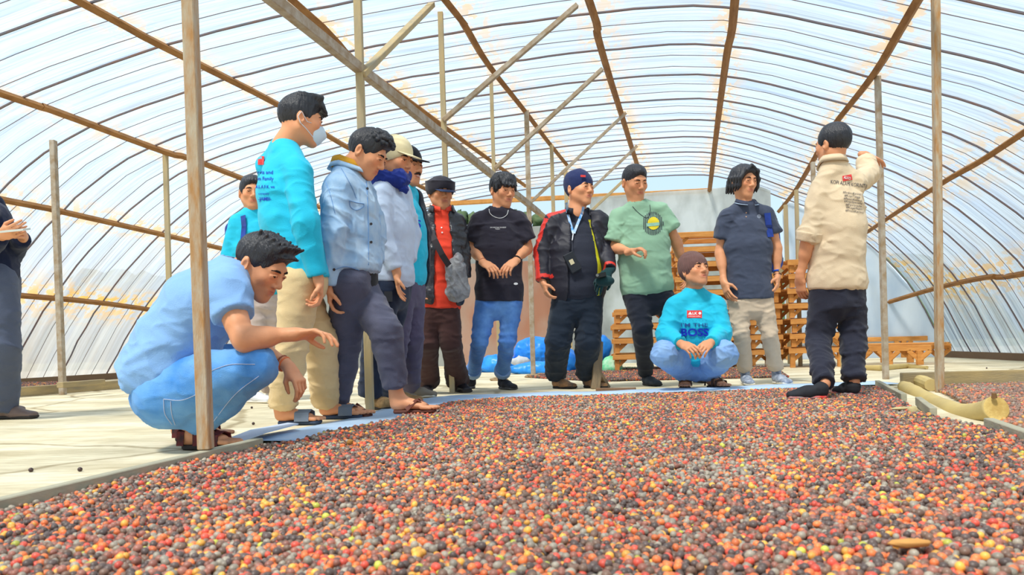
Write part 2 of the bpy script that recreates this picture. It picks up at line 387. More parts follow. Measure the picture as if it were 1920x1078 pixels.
M_timber = mat('pale_post_timber', (190, 166, 116), .8, .3, 80, col2=(160, 150, 128), vscale=7, stretch=(1, 1, .3))
k = 0; s = SBEG + .1
while s < SEND:
    thick = k % 3 == 0
    pts = [W(la, s + (random.uniform(-.012, .012)), z) for la, z in PRO[::(1 if thick else 2)]]
    pts = [p - nrm(p - W(-2.2, s, .6)) * .0 for p in pts]
    v, f = tube(pts, .0105 if thick else .0034, 5); o = mesh_obj('thick_rib' if thick else 'thin_rib', v, f, M_rib, ceil); k += 1
    s += .285 + random.uniform(-.05, .05)
for key, pts in PW.items():
    pts = sorted([list(p) for p in pts], key=lambda p: np.array(p) @ AX); pts = [np.array(p) for p in pts]
    first = pts[0]; la0 = first @ LT
    ext = [LT * la0 + AX * s_ + np.array((0, 0, first[2])) for s_ in (SBEG, (SBEG + first @ AX) / 2)]
    ext = [e for e in ext if e @ AX < first @ AX - .3]
    pts = ext + pts; V = []; Fc = []
    cat = catmull(np.array(pts), 4)
    V, Fc = tube([p - np.array((0, 0, .03)) for p in cat], .034, 4)
    mesh_obj('purlin', V, Fc, M_pur, ceil)
# floor
fl = bpy.data.materials.new('concrete_floor'); fl.use_nodes = True; n = fl.node_tree.nodes; l = fl.node_tree.links; b = n['Principled BSDF']
tcd = n.new('ShaderNodeTexCoord')
def nz(scale, sc, det=6, rough=.6):
    mp = n.new('ShaderNodeMapping'); mp.inputs['Scale'].default_value = sc; l.new(tcd.outputs['Object'], mp.inputs[0])
    x = n.new('ShaderNodeTexNoise'); x.inputs['Scale'].default_value = scale; x.inputs['Detail'].default_value = det; x.inputs['Roughness'].default_value = rough; l.new(mp.outputs[0], x.inputs[0]); return x
n1 = nz(1, (1.2, 2.6, 1)); r1 = ramp_(n1.outputs[0], .32, lin((190, 176, 142)) + (1,), .66, lin((236, 226, 200)) + (1,), [(.5, lin((218, 206, 174)) + (1,))])
n2 = nz(1, (5, 26, 1), 5, .7); r2 = ramp_(n2.outputs[0], .40, (.70, .66, .58, 1), .56, (1, 1, 1, 1))
mx = n.new('ShaderNodeMix'); mx.data_type = 'RGBA'; mx.blend_type = 'MULTIPLY'; mx.inputs[0].default_value = .6; l.new(r1.outputs[0], mx.inputs[6]); l.new(r2.outputs[0], mx.inputs[7])
vo = n.new('ShaderNodeTexVoronoi'); vo.feature = 'DISTANCE_TO_EDGE'; vo.inputs['Scale'].default_value = .55; l.new(nz(2.2, (1, 1, 1), 4).outputs['Color'], vo.inputs['Vector'])
mpv = n.new('ShaderNodeMix'); mpv.data_type = 'RGBA'; mpv.inputs[0].default_value = .16; l.new(tcd.outputs['Object'], mpv.inputs[6]); l.new(nz(2.2, (1, 1, 1), 4).outputs['Color'], mpv.inputs[7]); l.new(mpv.outputs[2], vo.inputs['Vector'])
rc = ramp_(vo.outputs[0], .004, (.52, .46, .36, 1), .012, (1, 1, 1, 1)); mx2 = n.new('ShaderNodeMix'); mx2.data_type = 'RGBA'; mx2.blend_type = 'MULTIPLY'; mx2.inputs[0].default_value = .8
l.new(mx.outputs[2], mx2.inputs[6]); l.new(rc.outputs[0], mx2.inputs[7]); l.new(mx2.outputs[2], b.inputs['Base Color']); b.inputs['Roughness'].default_value = .8
V = []; xs = np.linspace(-12, 12, 25); ys = np.linspace(-6, 19, 26)
V, Fc = box_v((0, 6.5, -.1), (14, 0, 0), (0, 12.5, 0), (0, 0, .1))
floor = mesh_obj('floor', V, Fc, fl); tag(floor, 'pale worn concrete floor of the drying tunnel', kind='structure')
M_gr = mat('outside_ground', (120, 135, 90), .95, .3, 3, col2=(160, 150, 110), vscale=1)
v, f = box_v((0, 60, -.32), (150, 0, 0), (0, 150, 0), (0, 0, .05)); tag(mesh_obj('ground_outside', v, f, M_gr), 'grassy ground beyond the tunnel', kind='structure')
# wooded hill beyond the opening in the end wall
V = []; Fc = []; nx, ny = 90, 14
for j in range(ny):
    for i in range(nx):
        x = -38 + 76 * i / (nx - 1); t = j / (ny - 1); y = 60 + 12 * t
        top = 8.3 + .8 * math.sin(x * .11 + 1.2) + random.uniform(-.35, .35)
        V.append((x, y + random.uniform(-.4, .4), -.3 + top * t ** .6 + random.uniform(-.25, .25)))
for j in range(ny - 1):
    for i in range(nx - 1): a = j * nx + i; Fc.append([a, a + 1, a + nx + 1, a + nx])
M_leaf = mat('tree_foliage', (40, 62, 42), .9, .8, 2, col2=(64, 78, 50), vscale=.9)
tag(mesh_obj('wooded_hill', V, Fc, M_leaf), 'dark wooded hillside seen over the grey end sheet', kind='structure')
def blob(c, r, seg=10, am=.25):
    V = []; Fc = []; c = np.array(c)
    for j in range(seg + 1):
        for i in range(seg):
            th = math.pi * j / seg; ph = 2 * math.pi * i / seg; d = 1 + random.uniform(-am, am)
            V.append(c + np.array((math.sin(th) * math.cos(ph) * r[0], math.sin(th) * math.sin(ph) * r[1], math.cos(th) * r[2])) * d)
    for j in range(seg):
        for i in range(seg): Fc.append([j * seg + i, (j + 1) * seg + i, (j + 1) * seg + (i + 1) % seg, j * seg + (i + 1) % seg])
    return V, Fc
for i in range(7):
    px = 866 + i * 24 + random.uniform(-5, 5); p = J(px, 410 + random.uniform(-5, 6), 71)
    rt = root('tree', (p[0], p[1], 7.4), 'round dark green tree on the hill behind the end sheet', 'tree', 'trees on the hill beyond the end wall')
    v, f = blob(p, (.62, .62, .75)); mesh_obj('crown', v, f, M_leaf, rt, smooth=True)
    v, f = tube([(p[0], p[1], 7.2), (p[0], p[1], p[2])], .12, 6); mesh_obj('trunk', v, f, M_pur, rt)
# end wall: beam, hanging sheets
def WE(px, py, off=0.0):         # a pixel on the end wall's plane
    d = J(px, py, 1.0) - np.array((0, 0, EYE)); t = (SEND + off) / (d @ AX); return J(px, py, t)
def sheet(name, P, m, label, nu=24, nv=14, amp=.05, seed=1, th=.01):
    """P: four corners (tl, tr, br, bl) of a hanging sheet with waves and thickness"""
    P = [np.array(p) for p in P]; V = []; base = []
    nn = nrm(np.cross(P[1] - P[0], P[3] - P[0]))
    for j in range(nv):
        for i in range(nu):
            u, v = i / (nu - 1), j / (nv - 1)
            base.append((P[0] * (1 - u) + P[1] * u) * (1 - v) + (P[3] * (1 - u) + P[2] * u) * v)
    base = np.array(base); w_ = vnoise(base, 1.3, seed) * amp + vnoise(base * np.array((1, 1, .25)), 5, seed + 1) * amp * .5
    A = base + nn * w_[:, None]; B = A + nn * th; V = np.concatenate([A, B]); k = nu * nv; Fc = []
    for j in range(nv - 1):
        for i in range(nu - 1):
            a = j * nu + i; q = [a, a + 1, a + nu + 1, a + nu]; Fc.append(q); Fc.append([x + k for x in q[::-1]])
    o = mesh_obj(name, V, Fc, m, smooth=True); tag(o, label, kind='structure'); return o
def sheetmat(name, c, c2, transp, vs=1.2):
    m = bpy.data.materials.new(name); m.use_nodes = True; n = m.node_tree.nodes; l = m.node_tree.links; n.clear()
    o = n.new('ShaderNodeOutputMaterial'); t = n.new('ShaderNodeTexCoord'); x = n.new('ShaderNodeTexNoise'); x.inputs['Scale'].default_value = vs; x.inputs['Detail'].default_value = 5
    mp = n.new('ShaderNodeMapping'); mp.inputs['Scale'].default_value = (1, 1, .6); l.new(t.outputs['Object'], mp.inputs[0]); l.new(mp.outputs[0], x.inputs[0])
    r = n.new('ShaderNodeValToRGB'); r.color_ramp.elements[0].position = .36; r.color_ramp.elements[0].color = lin(c) + (1,); r.color_ramp.elements[1].position = .64; r.color_ramp.elements[1].color = lin(c2) + (1,)
    l.new(x.outputs[0], r.inputs[0]); d = n.new('ShaderNodeBsdfPrincipled'); d.inputs['Roughness'].default_value = .4; l.new(r.outputs[0], d.inputs['Base Color'])
    tl = n.new('ShaderNodeBsdfTranslucent'); l.new(r.outputs[0], tl.inputs[0]); a = n.new('ShaderNodeMixShader'); a.inputs[0].default_value = .35; l.new(d.outputs[0], a.inputs[1]); l.new(tl.outputs[0], a.inputs[2])
    tp = n.new('ShaderNodeBsdfTransparent'); b = n.new('ShaderNodeMixShader'); b.inputs[0].default_value = transp; l.new(a.outputs[0], b.inputs[1]); l.new(tp.outputs[0], b.inputs[2]); l.new(b.outputs[0], o.inputs[0]); return m
M_gs = sheetmat('grey_sheet', (160, 164, 162), (188, 190, 184), .05); M_os = sheetmat('orange_tinted_sheet', (190, 138, 112), (196, 172, 156), .05, 1.6)
M_cs = sheetmat('clear_sheet', (168, 172, 170), (214, 220, 222), .30, 2.5)
def fl_end(px, off=0): p = WE(px, 500, off); p[2] = 0.0; return p
def end_sheet(name, la0, la1, ztop, m, label, off, seed, nu=40, nv=18, amp=.06):
    base = []
    for j in range(nv):
        for i in range(nu):
            la = la0 + (la1 - la0) * i / (nu - 1); zt = min(ztop, float(np.interp(la, PRO[:, 0], PRO[:, 1])) + .02); base.append(W(la, SEND + off, zt * (1 - j / (nv - 1))))
    base = np.array(base); w_ = vnoise(base, 1.3, seed) * amp + vnoise(base * np.array((1, 1, .25)), 5, seed + 1) * amp * .5
    A = base + AX * w_[:, None]; B = A + AX * .01; V = np.concatenate([A, B]); k = nu * nv; Fc = []
    for j in range(nv - 1):
        for i in range(nu - 1):
            a = j * nu + i; q = [a, a + 1, a + nu + 1, a + nu]; Fc.append(q); Fc.append([x + k for x in q[::-1]])
    o = mesh_obj(name, V, Fc, m, smooth=True); tag(o, label, kind='structure'); return o
def lat_of(px): return float(WE(px, 500) @ LT)
end_sheet('wall_back', -8.72, lat_of(1135), WE(1000, 424)[2], M_gs, 'grey plastic sheet hung across the end of the tunnel', 0, 1, 60)
end_sheet('wall_back', lat_of(862), lat_of(1062), WE(1000, 490)[2], M_os, 'orange-stained plastic sheet hung behind the blue tarpaulins', -.1, 5)
end_sheet('wall_back', lat_of(1110), lat_of(1475), WE(1300, 358)[2], M_cs, 'crinkled clear plastic sheet hung behind the wooden racks', -.12, 9)
M_ws = sheetmat('milky_sheet', (196, 214, 232), (226, 236, 246), .12, 2.0)
end_sheet('wall_back', lat_of(1470) / .8, 4.28, 4, M_ws, 'milky bluish plastic sheet closing the right of the tunnel end', .02, 12)
o = beam('trim_1', WE(560, 396), WE(1335, 357), .09, .07, mat('orange_timber', (206, 150, 84), .8, .3, 50, col2=(178, 122, 62), vscale=5), wob=.015, n=6); tag(o, 'brown horizontal timber across the open end of the tunnel', kind='structure')
# sill boards at the foot of both film walls
for nm, la in (('baseboard_left', -8.66), ('baseboard_right', 4.22)):
    V = []; Fc = []
    for i in range(9):
        s = SBEG + (SEND - SBEG) * i / 8; p = W(la, s, 0); sd = LT
        for a, b_ in ((-.05, 0), (.05, 0), (.05, .09), (-.05, .09)): V.append(p + sd * a + np.array((0, 0, b_)))
        if i:
            k = (i - 1) * 4
            for j in range(4): Fc.append([k + j, k + (j + 1) % 4, k + 4 + (j + 1) % 4, k + 4 + j])
    tag(mesh_obj(nm, V, Fc, mat('dark_sill', (120, 98, 78), .9, .3, 40)), 'low dark sill board at the foot of the film wall', kind='structure')
# ------------------------------------------------------------------ posts and braces
def post(px0, py0, px1, py1, D, wd, m, label, base=True, z0=0.0):
    b_ = J(px1, py1, D)
    if base: b_[2] = z0
    t_ = J(px0, py0, D)
    ztop = float(np.interp(t_ @ LT / (1 - .2 * min(max((t_ @ AX - 7) / 6.4, 0), 1)) if t_ @ LT > 0 else t_ @ LT, PRO[:, 0], PRO[:, 1])) - .03
    if t_[2] > ztop: t_ = b_ + (t_ - b_) * (ztop - b_[2]) / (t_[2] - b_[2])
    o = beam('support_post', b_, t_, wd, wd * .8, m, loc=tuple(b_)); tag(o, label, 'post'); return o
post(345, -300, 386, 838, 2.72, .052, M_post, 'rust-streaked steel post in front of the crouching man in the blue shirt', z0=.055)
post(97, 194, 118, 745, 7.7, .062, M_gray, 'grey post near the left edge, behind the low timber kerb')
post(310, 282, 322, 724, 8.8, .052, M_timber, 'short brownish post left of and beyond the rust-streaked front post')
post(667, -120, 694, 768, 4.72, .056, M_timber, 'pale timber post rising behind the man in the denim jacket')
post(824, -30, 848, 735, 6.35, .052, M_timber, 'timber post rising behind the man in the black peaked cap')
post(920, 118, 937, 706, 7.9, .046, M_timber, 'thin post rising behind the man in the black T-shirt')
post(987, 207, 1000, 706, 9.1, .055, M_gray, 'thin grey post between the black T-shirt man and the man in the navy beanie')
post(1034, 272, 1046, 690, 10.6, .06, M_timber, 'pale post left of the navy beanie, far along the row')
post(1060, 306, 1071, 686, 12.3, .07, M_timber, 'furthest pale post of the row, behind the navy beanie man')
post(1645, 126, 1661, 712, 6.7, .05, M_gray, 'grey post at the pointing man\'s raised hand')
post(1753, -120, 1762, 738, 5.1, .05, M_post, 'rust-streaked steel post beside the thick log')
post(1524, 304, 1536, 695, 9.3, .052, M_gray, 'grey post hidden behind the pointing man\'s khaki shirt')
post(1493, 356, 1501, 690, 10.0, .05, M_timber, 'thin post just left of the pointing man')
post(1473, 384, 1481, 682, 10.9, .05, M_timber, 'thin post beside the wooden racks, left of the pointing man')
post(1577, 590, 1582, 697, 8.6, .055, M_timber, 'short wooden stub between the pointing man\'s legs')
def clampz(p, q):         # shortens p towards q until it ends just under the film
    p = np.array(p)
    for _ in range(60):
        la = p @ LT; t = min(max((p @ AX - 7) / 6.4, 0), 1); la = la / (1 - .2 * t) if la > 0 else la
        if p[2] < float(np.interp(la, PRO[:, 0], PRO[:, 1])) - .05: break
        p = p + (q - p) * .02
    return p
def brace(a, b, wd, m, label, dp=None):
    o = beam('diagonal_brace' if 'tie' not in label else 'tie_beam', J(*a), clampz(J(*b), J(*a)), wd, dp or wd * .7, m, loc=tuple(J(*a))); tag(o, label, 'brace' if 'tie' not in label else 'beam')
brace((470, -35, 3.62), (1010, 398, 9.4), .05, M_gray, 'long grey steel tie beam running away under the roof along the posts', .06)
o_ = J(470, -35, 3.62)
brace((678, 140, 4.7), (822, -4, 6.3), .052, M_timber, 'diagonal brace from the pale timber post up to the roof')
brace((831, 226, 6.3), (1098, -4, 6.25), .05, M_gray, 'grey diagonal brace above the black T-shirt man, the uppermost of the parallel ones')
brace((928, 316, 7.85), (1147, 113, 7.7), .05, M_gray, 'grey diagonal brace ending beside the ridge timber, second of the parallel ones')
brace((990, 384, 9.1), (1173, 212, 9.2), .05, M_gray, 'grey diagonal brace above the navy beanie, third of the parallel ones')
brace((1040, 420, 10.6), (1194, 274, 10.7), .055, M_gray, 'grey diagonal brace right of the navy beanie, fourth of the parallel ones')
brace((1074, 428, 12.3), (1178, 330, 12.3), .06, M_timber, 'furthest and lowest pale diagonal brace, left of the green T-shirt man')
brace((993, 384, 9.25), (1075, 452, 12.3), .06, M_timber, 'far end of the tie beam sloping down behind the black T-shirt man')
# ------------------------------------------------------------------ the drying bed, kerbs, tarpaulin edge
M_kerb = mat('kerb_board', (176, 170, 148), .85, .3, 60, col2=(150, 148, 130), vscale=6, stretch=(.4, .4, 1))
M_kerb2 = mat('old_timber', (178, 156, 112), .85, .4, 50, col2=(140, 128, 104), vscale=5, stretch=(.5, .5, 3))
LE = [G(0, 936, .05), G(486, 822, .05)]
ext = LE[0] + (LE[0] - LE[1]) * 1.3
tag(beam('kerb_board', ext - (0, 0, .025), LE[1] - (0, 0, .025), .035, .055, M_kerb, loc=tuple(LE[0]), wob=.002, n=3), 'long grey board edging the cherry bed at the lower left', 'board')
RE = [G(1640, 718, .03), G(1922, 822, .03)]
tag(beam('kerb_board', G(1722, 752, .03), G(1750, 774, .03), .03, .045, M_kerb), 'short grey board end half under the middle of the log', 'board')
tag(beam('kerb_board', G(1854, 797, .03), G(1854, 797, .03) + (RE[1] - RE[0]) * .6, .035, .055, M_kerb), 'grey board leaving the frame right of the log', 'board')
tag(beam('kerb_board', G(1645, 718, .03), G(1695, 745, .03), .03, .04, M_kerb), 'pale board at the far tip of the log, by the pointing man\'s shoes', 'board')
tag(beam('kerb_timber', G(1690, 712, .05), G(1990, 704, .05), .05, .10, M_kerb2, loc=tuple(G(1800, 720))), 'old squared timber lying behind the log on the right', 'beam')
tag(beam('kerb_timber', G(-60, 742, .05), G(262, 718, .05), .06, .09, M_kerb2, loc=tuple(G(100, 745))), 'old squared timber lying behind the left-hand people', 'beam')
tag(beam('timber_offcut', G(112, 722, .115), G(192, 716, .115), .07, .05, M_kerb2), 'short timber offcut resting on the left kerb timber', 'beam')
tag(beam('plank', G(1010, 701, .01), G(1175, 703, .01), .05, .02, M_kerb2), 'thin plank on the floor behind the navy beanie man', 'board')
tag(beam('plank', G(1118, 731, .012), G(1192, 730, .012), .08, .025, mat('brown_plank', (128, 96, 70), .85, .3, 60)), 'brown plank on the floor in front of the short stump', 'board')
# tarpaulin edge
M_tarp = mat('white_blue_tarpaulin', (178, 204, 232), .45, .15, 30, var=.12, vscale=5)
TE = [(486, 832), (560, 814), (640, 800), (734, 776), (790, 760), (850, 746), (1000, 740), (1120, 737), (1250, 732), (1400, 727), (1520, 722), (1645, 718)]
V = []; n_ = 0
dens = catmull(np.array(TE, float), 6)
for i, (px, py) in enumerate(dens):
    p = G(px, py); t = nrm(G(*dens[min(i + 1, len(dens) - 1)]) - G(*dens[max(i - 1, 0)])); s_ = np.array((-t[1], t[0], 0))
    wv = .008 * math.sin(i * .7) + random.uniform(-.003, .003)
    for off, z in ((.14 + wv * 2, .003), (.10 + wv, .005), (.03, .010 + wv * .6), (-.03, .012), (-.35, .010)): V.append(p + s_ * off + np.array((0, 0, z)))
Fc = [[i * 5 + j, (i + 1) * 5 + j, (i + 1) * 5 + j + 1, i * 5 + j + 1] for i in range(len(dens) - 1) for j in range(4)]
tp = mesh_obj('tarpaulin', V, Fc, M_tarp, smooth=True); tag(tp, 'pale blue tarpaulin whose edge shows around the cherry bed', 'tarpaulin')
so = tp.modifiers.new('solid', 'SOLIDIFY'); so.thickness = .003
V = [G(*q) + np.array((0, 0, z)) for q, z in (((420, 829), .01), ((470, 818), .03), ((540, 806), .035), ((560, 812), .045), ((500, 832), .05), ((440, 838), .015))]
fo = mesh_obj('tarpaulin_flap', [v for v in V] + [v - (0, 0, .006) for v in V], [[0, 5, 4, 1], [1, 4, 3, 2], [7, 10, 11, 6], [8, 9, 10, 7], [0, 1, 7, 6], [1, 2, 8, 7], [2, 3, 9, 8], [3, 4, 10, 9], [4, 5, 11, 10], [5, 0, 6, 11]], mat('tarp_corner', (190, 204, 226), .5, .1, 40)); tag(fo, 'loose folded corner of pale tarpaulin by the crouching man\'s sandals', 'tarpaulin')
# cherries
def inpoly(P, poly):
    r = np.zeros(len(P), bool); n = len(poly)
    for i in range(n):
        x1, y1 = poly[i]; x2, y2 = poly[(i + 1) % n]
        c = ((y1 > P[:, 1]) != (y2 > P[:, 1])) & (P[:, 0] < (x2 - x1) * (P[:, 1] - y1) / (y2 - y1 + 1e-12) + x1); r ^= c
    return r
cb = bpy.data.materials.new('coffee_cherry'); cb.use_nodes = True; n = cb.node_tree.nodes; l = cb.node_tree.links; b = n['Principled BSDF']
ia = n.new('ShaderNodeAttribute'); ia.attribute_type = 'INSTANCER'; ia.attribute_name = 'ccol'
cb2 = cb.copy()
no = n.new('ShaderNodeTexNoise'); no.inputs['Scale'].default_value = 1.6; tcc = n.new('ShaderNodeTexCoord'); l.new(tcc.outputs['Object'], no.inputs[0])
def fin_ch(m, src_node, src):
    n = m.node_tree.nodes; l = m.node_tree.links; b = n['Principled BSDF']
    t = n.new('ShaderNodeTexCoord'); x = n.new('ShaderNodeTexNoise'); x.inputs['Scale'].default_value = 180; x.inputs['Detail'].default_value = 2; l.new(t.outputs['Object'], x.inputs[0])
    r = n.new('ShaderNodeMapRange'); r.inputs[1].default_value = .35; r.inputs[2].default_value = .7; r.inputs[3].default_value = .75; r.inputs[4].default_value = 1.2; l.new(x.outputs[0], r.inputs[0])
    mm = n.new('ShaderNodeVectorMath'); mm.operation = 'SCALE'; l.new(src, mm.inputs[0]); l.new(r.outputs[0], mm.inputs['Scale']); l.new(mm.outputs[0], b.inputs['Base Color'])
    b.inputs['Roughness'].default_value = .42; b.inputs['Specular IOR Level'].default_value = .5
n.remove(no); n.remove(tcc)
fin_ch(cb, ia, ia.outputs['Color'])
n = cb2.node_tree.nodes; oi = n.new('ShaderNodeObjectInfo'); fin_ch(cb2, oi, oi.outputs['Color'])
PAL = [((80, 64, 60), .23, 'dark dried'), ((114, 86, 70), .20, 'brown dried'), ((146, 90, 74), .15, 'reddish brown'), ((214, 76, 56), .09, 'bright red'), ((228, 116, 58), .14, 'orange'), ((232, 166, 62), .07, 'yellow'), ((182, 184, 66), .015, 'lime green'), ((150, 140, 124), .09, 'greyish mouldy')]
cum = np.cumsum([p[1] for p in PAL]); cum /= cum[-1]; PC = np.array([lin(p[0]) for p in PAL]) * 1.18
def cherries(poly, sp, zb, seed, dark=0.0, extra=.3):
    r = np.random.default_rng(seed); poly = np.array(poly)[:, :2]; lo, hi = poly.min(0), poly.max(0)
    xs = np.arange(lo[0], hi[0], sp); ys = np.arange(lo[1], hi[1], sp * .866)
    X, Y = np.meshgrid(xs, ys); X = X + (np.arange(len(ys)) % 2)[:, None] * sp / 2
    P = np.stack([X.ravel(), Y.ravel()], 1) + r.uniform(-.35, .35, (X.size, 2)) * sp; P = P[inpoly(P, poly)]
    Z = np.full(len(P), zb) + r.uniform(0, .005, len(P)); m = r.random(len(P)) < extra
    P2 = P[m] + r.uniform(-.5, .5, (m.sum(), 2)) * sp; Z2 = zb + .008 + r.uniform(0, .004, len(P2)); P = np.concatenate([P, P2]); Z = np.concatenate([Z, Z2])
    P3 = np.concatenate([P, Z[:, None]], 1)
    hgt = vnoise(P3 * (1, 1, 0), 2.3, 3) * .008 + vnoise(P3 * (1, 1, 0), 6.5, 4) * .0045; P3[:, 2] += hgt
    u = r.random(len(P3)); patch = vnoise(P3 * (1, 1, 0), 4.0, 8) * .20 + vnoise(P3 * (1, 1, 0), 11, 9) * .13
    u = np.clip(u * .999 - patch * .8 * (u < .95) - dark, 0, .9999); ci = np.searchsorted(cum, u)
    g = r.random(len(P3)) < .04 + .25 * (vnoise(P3 * (1, 1, 0), 3.2, 14) > .45); ci[g] = 7
    col = PC[ci] * r.uniform(.75, 1.3, (len(P3), 1)) * .92 + np.array(lin((104, 94, 84))) * .22; return P3, ci, col, r
ico = []
bm = bmesh.new(); bmesh.ops.create_icosphere(bm, subdivisions=2, radius=1); me_ico = bpy.data.meshes.new('cherry'); bm.to_mesh(me_ico); bm.free(); me_ico.polygons.foreach_set('use_smooth', [True] * len(me_ico.polygons)); me_ico.materials.append(cb)
me_one = me_ico.copy(); me_one.materials.clear(); me_one.materials.append(cb2)
proto_c = bpy.data.objects.new('cherry_shape', me_ico)       # never linked: only instanced
def scatter(name, P3, col, r, rad, label, cat):
    me = bpy.data.meshes.new(name); me.vertices.add(len(P3)); me.vertices.foreach_set('co', P3.astype(np.float32).ravel())
    a = me.attributes.new('ccol', 'FLOAT_COLOR', 'POINT'); a.data.foreach_set('color', np.concatenate([col, np.ones((len(col), 1))], 1).astype(np.float32).ravel())
    a = me.attributes.new('rot', 'FLOAT_VECTOR', 'POINT'); a.data.foreach_set('vector', r.uniform(0, 6.28, (len(P3), 3)).astype(np.float32).ravel())
    sc = rad * r.uniform(.82, 1.14, (len(P3), 1)) * np.array((1, 1, 1.0)) * (1 + r.uniform(-.1, .16, (len(P3), 3)))
    a = me.attributes.new('scl', 'FLOAT_VECTOR', 'POINT'); a.data.foreach_set('vector', sc.astype(np.float32).ravel()); me.update()
    o = bpy.data.objects.new(name, me); COL.objects.link(o); tag(o, label, cat, kind='stuff')
    g = bpy.data.node_groups.new(name, 'GeometryNodeTree'); g.interface.new_socket('Geometry', in_out='INPUT', socket_type='NodeSocketGeometry'); g.interface.new_socket('Geometry', in_out='OUTPUT', socket_type='NodeSocketGeometry')
    N = g.nodes; Lk = g.links; gi = N.new('NodeGroupInput'); go = N.new('NodeGroupOutput'); ip = N.new('GeometryNodeInstanceOnPoints'); ob = N.new('GeometryNodeObjectInfo'); ob.inputs[0].default_value = proto_c
    def na(nm): x = N.new('GeometryNodeInputNamedAttribute'); x.data_type = 'FLOAT_VECTOR'; x.inputs[0].default_value = nm; return x.outputs[0]
    Lk.new(gi.outputs[0], ip.inputs['Points']); Lk.new(ob.outputs['Geometry'], ip.inputs['Instance'])
    er = N.new('FunctionNodeEulerToRotation'); Lk.new(na('rot'), er.inputs[0]); Lk.new(er.outputs[0], ip.inputs['Rotation']); Lk.new(na('scl'), ip.inputs['Scale']); Lk.new(ip.outputs[0], go.inputs[0])
    md = o.modifiers.new('scatter', 'NODES'); md.node_group = g; return o
bed = [ext + (.02, 0, 0), LE[0] + (.022, 0, 0), LE[1] + (.022, 0, 0)] + [G(x, y + 2, .03) for x, y in ((493, 831), (560, 822), (598, 810), (660, 799), (734, 786), (796, 764), (842, 753), (900, 745), (1000, 741), (1120, 739), (1250, 735), (1400, 730), (1520, 726), (1645, 722))] + [G(1700, 757, .03), G(1745, 782, .03), G(1860, 806, .03), G(1925, 827, .03)]
bed.append(bed[-1] + (bed[-1] - bed[-2]) * 9); bed.append(np.array((1.2, .25, 0))); bed[0][1] = max(bed[0][1], .3)
P3, ci, col, r = cherries(bed, .0132, .021, 11)
# the 300 that show largest: the nearest inside the frame
sx = 960 + P3[:, 0] / P3[:, 1] * F; sy = HOR + (EYE - P3[:, 2]) / P3[:, 1] * F - (sx - 960) * SR
vis = np.where((sx > 5) & (sx < 1915) & (sy < 1075) & (P3[:, 2] > .024), P3[:, 1], 99); pick = np.argsort(vis)[:300]
keep = np.ones(len(P3), bool); keep[pick] = False
scatter('coffee_cherries', P3[keep], col[keep], r, .0073, 'bed of ripe and drying coffee cherries spread over the tarpaulin', 'cherries')
for i in pick:
    o = bpy.data.objects.new('coffee_cherry', me_one); COL.objects.link(o); o.location = tuple(P3[i]); o.rotation_euler = tuple(r.uniform(0, 6.28, 3))
    k_ = .0073 * r.uniform(.9, 1.15); o.scale = (k_, k_ * r.uniform(.95, 1.1), k_ * r.uniform(1, 1.2)); o.color = tuple(col[i]) + (1,)
    nm = PAL[ci[i]][2]; tag(o, nm + ' coffee cherry in the nearest rows of the bed', 'cherry', nm + ' coffee cherries at the front of the bed')
bv = [np.array((p[0], p[1], .018)) for p in bed]
bb = mesh_obj('cherry_bed_base', bv + [b_ - (0, 0, .016) for b_ in bv], [list(range(len(bv)))[::-1], [i + len(bv) for i in range(len(bv))]] + [[i, (i + 1) % len(bv), (i + 1) % len(bv) + len(bv), i + len(bv)] for i in range(len(bv))], mat('under_cherries', (74, 60, 58), .9, .5, 120, var=.4, vscale=90)); tag(bb, 'lower layer of dried cherries under the top ones', 'cherries', kind='stuff')
for nm, poly, z, lab in (('r', [G(1745, 728), G(1990, 722), G(2300, 960), G(1925, 812), G(1880, 795)], .012, 'second bed of dried grey-brown cherries right of the log'),
                         ('b', [G(985, 708), G(1120, 691), G(1445, 689), G(1480, 708), G(1120, 716)], .008, 'thin bed of dark dried cherries behind the standing people'),
                         ('l', [J(-60, 712, 8.0) * (1, 1, 0), J(118, 712, 8.0) * (1, 1, 0), J(128, 708, 9.6) * (1, 1, 0), J(-60, 708, 9.8) * (1, 1, 0)], .05, 'dark dried cherries behind the left kerb timber')):
    Q3, ci2, col2, r2 = cherries(poly, .0165, z, 21 + len(nm), dark=.12 if nm != 'r' else .03, extra=.15)
    if nm == 'r': col2 = col2 * .55 + np.array(lin((150, 118, 100))) * .45
    if nm != 'r': col2 = col2 * .6
    scatter('drying_cherries', Q3, col2, r2, .009, lab, 'cherries')
# stray cherries on the floor
for i, (px, py) in enumerate([(150, 880), (402, 807), (472, 764), (545, 758), (475, 794), (58, 881), (1310, 697), (1690, 700), (1850, 690), (1770, 690)]):
    o = bpy.data.objects.new('stray_cherry', me_one); COL.objects.link(o); o.location = tuple(G(px, py, .007)); o.scale = (.008,) * 3; o.color = lin((70, 50, 46)) + (1,); tag(o, 'dark stray cherry lying alone on the bare floor', 'cherry', 'stray cherries on the concrete')
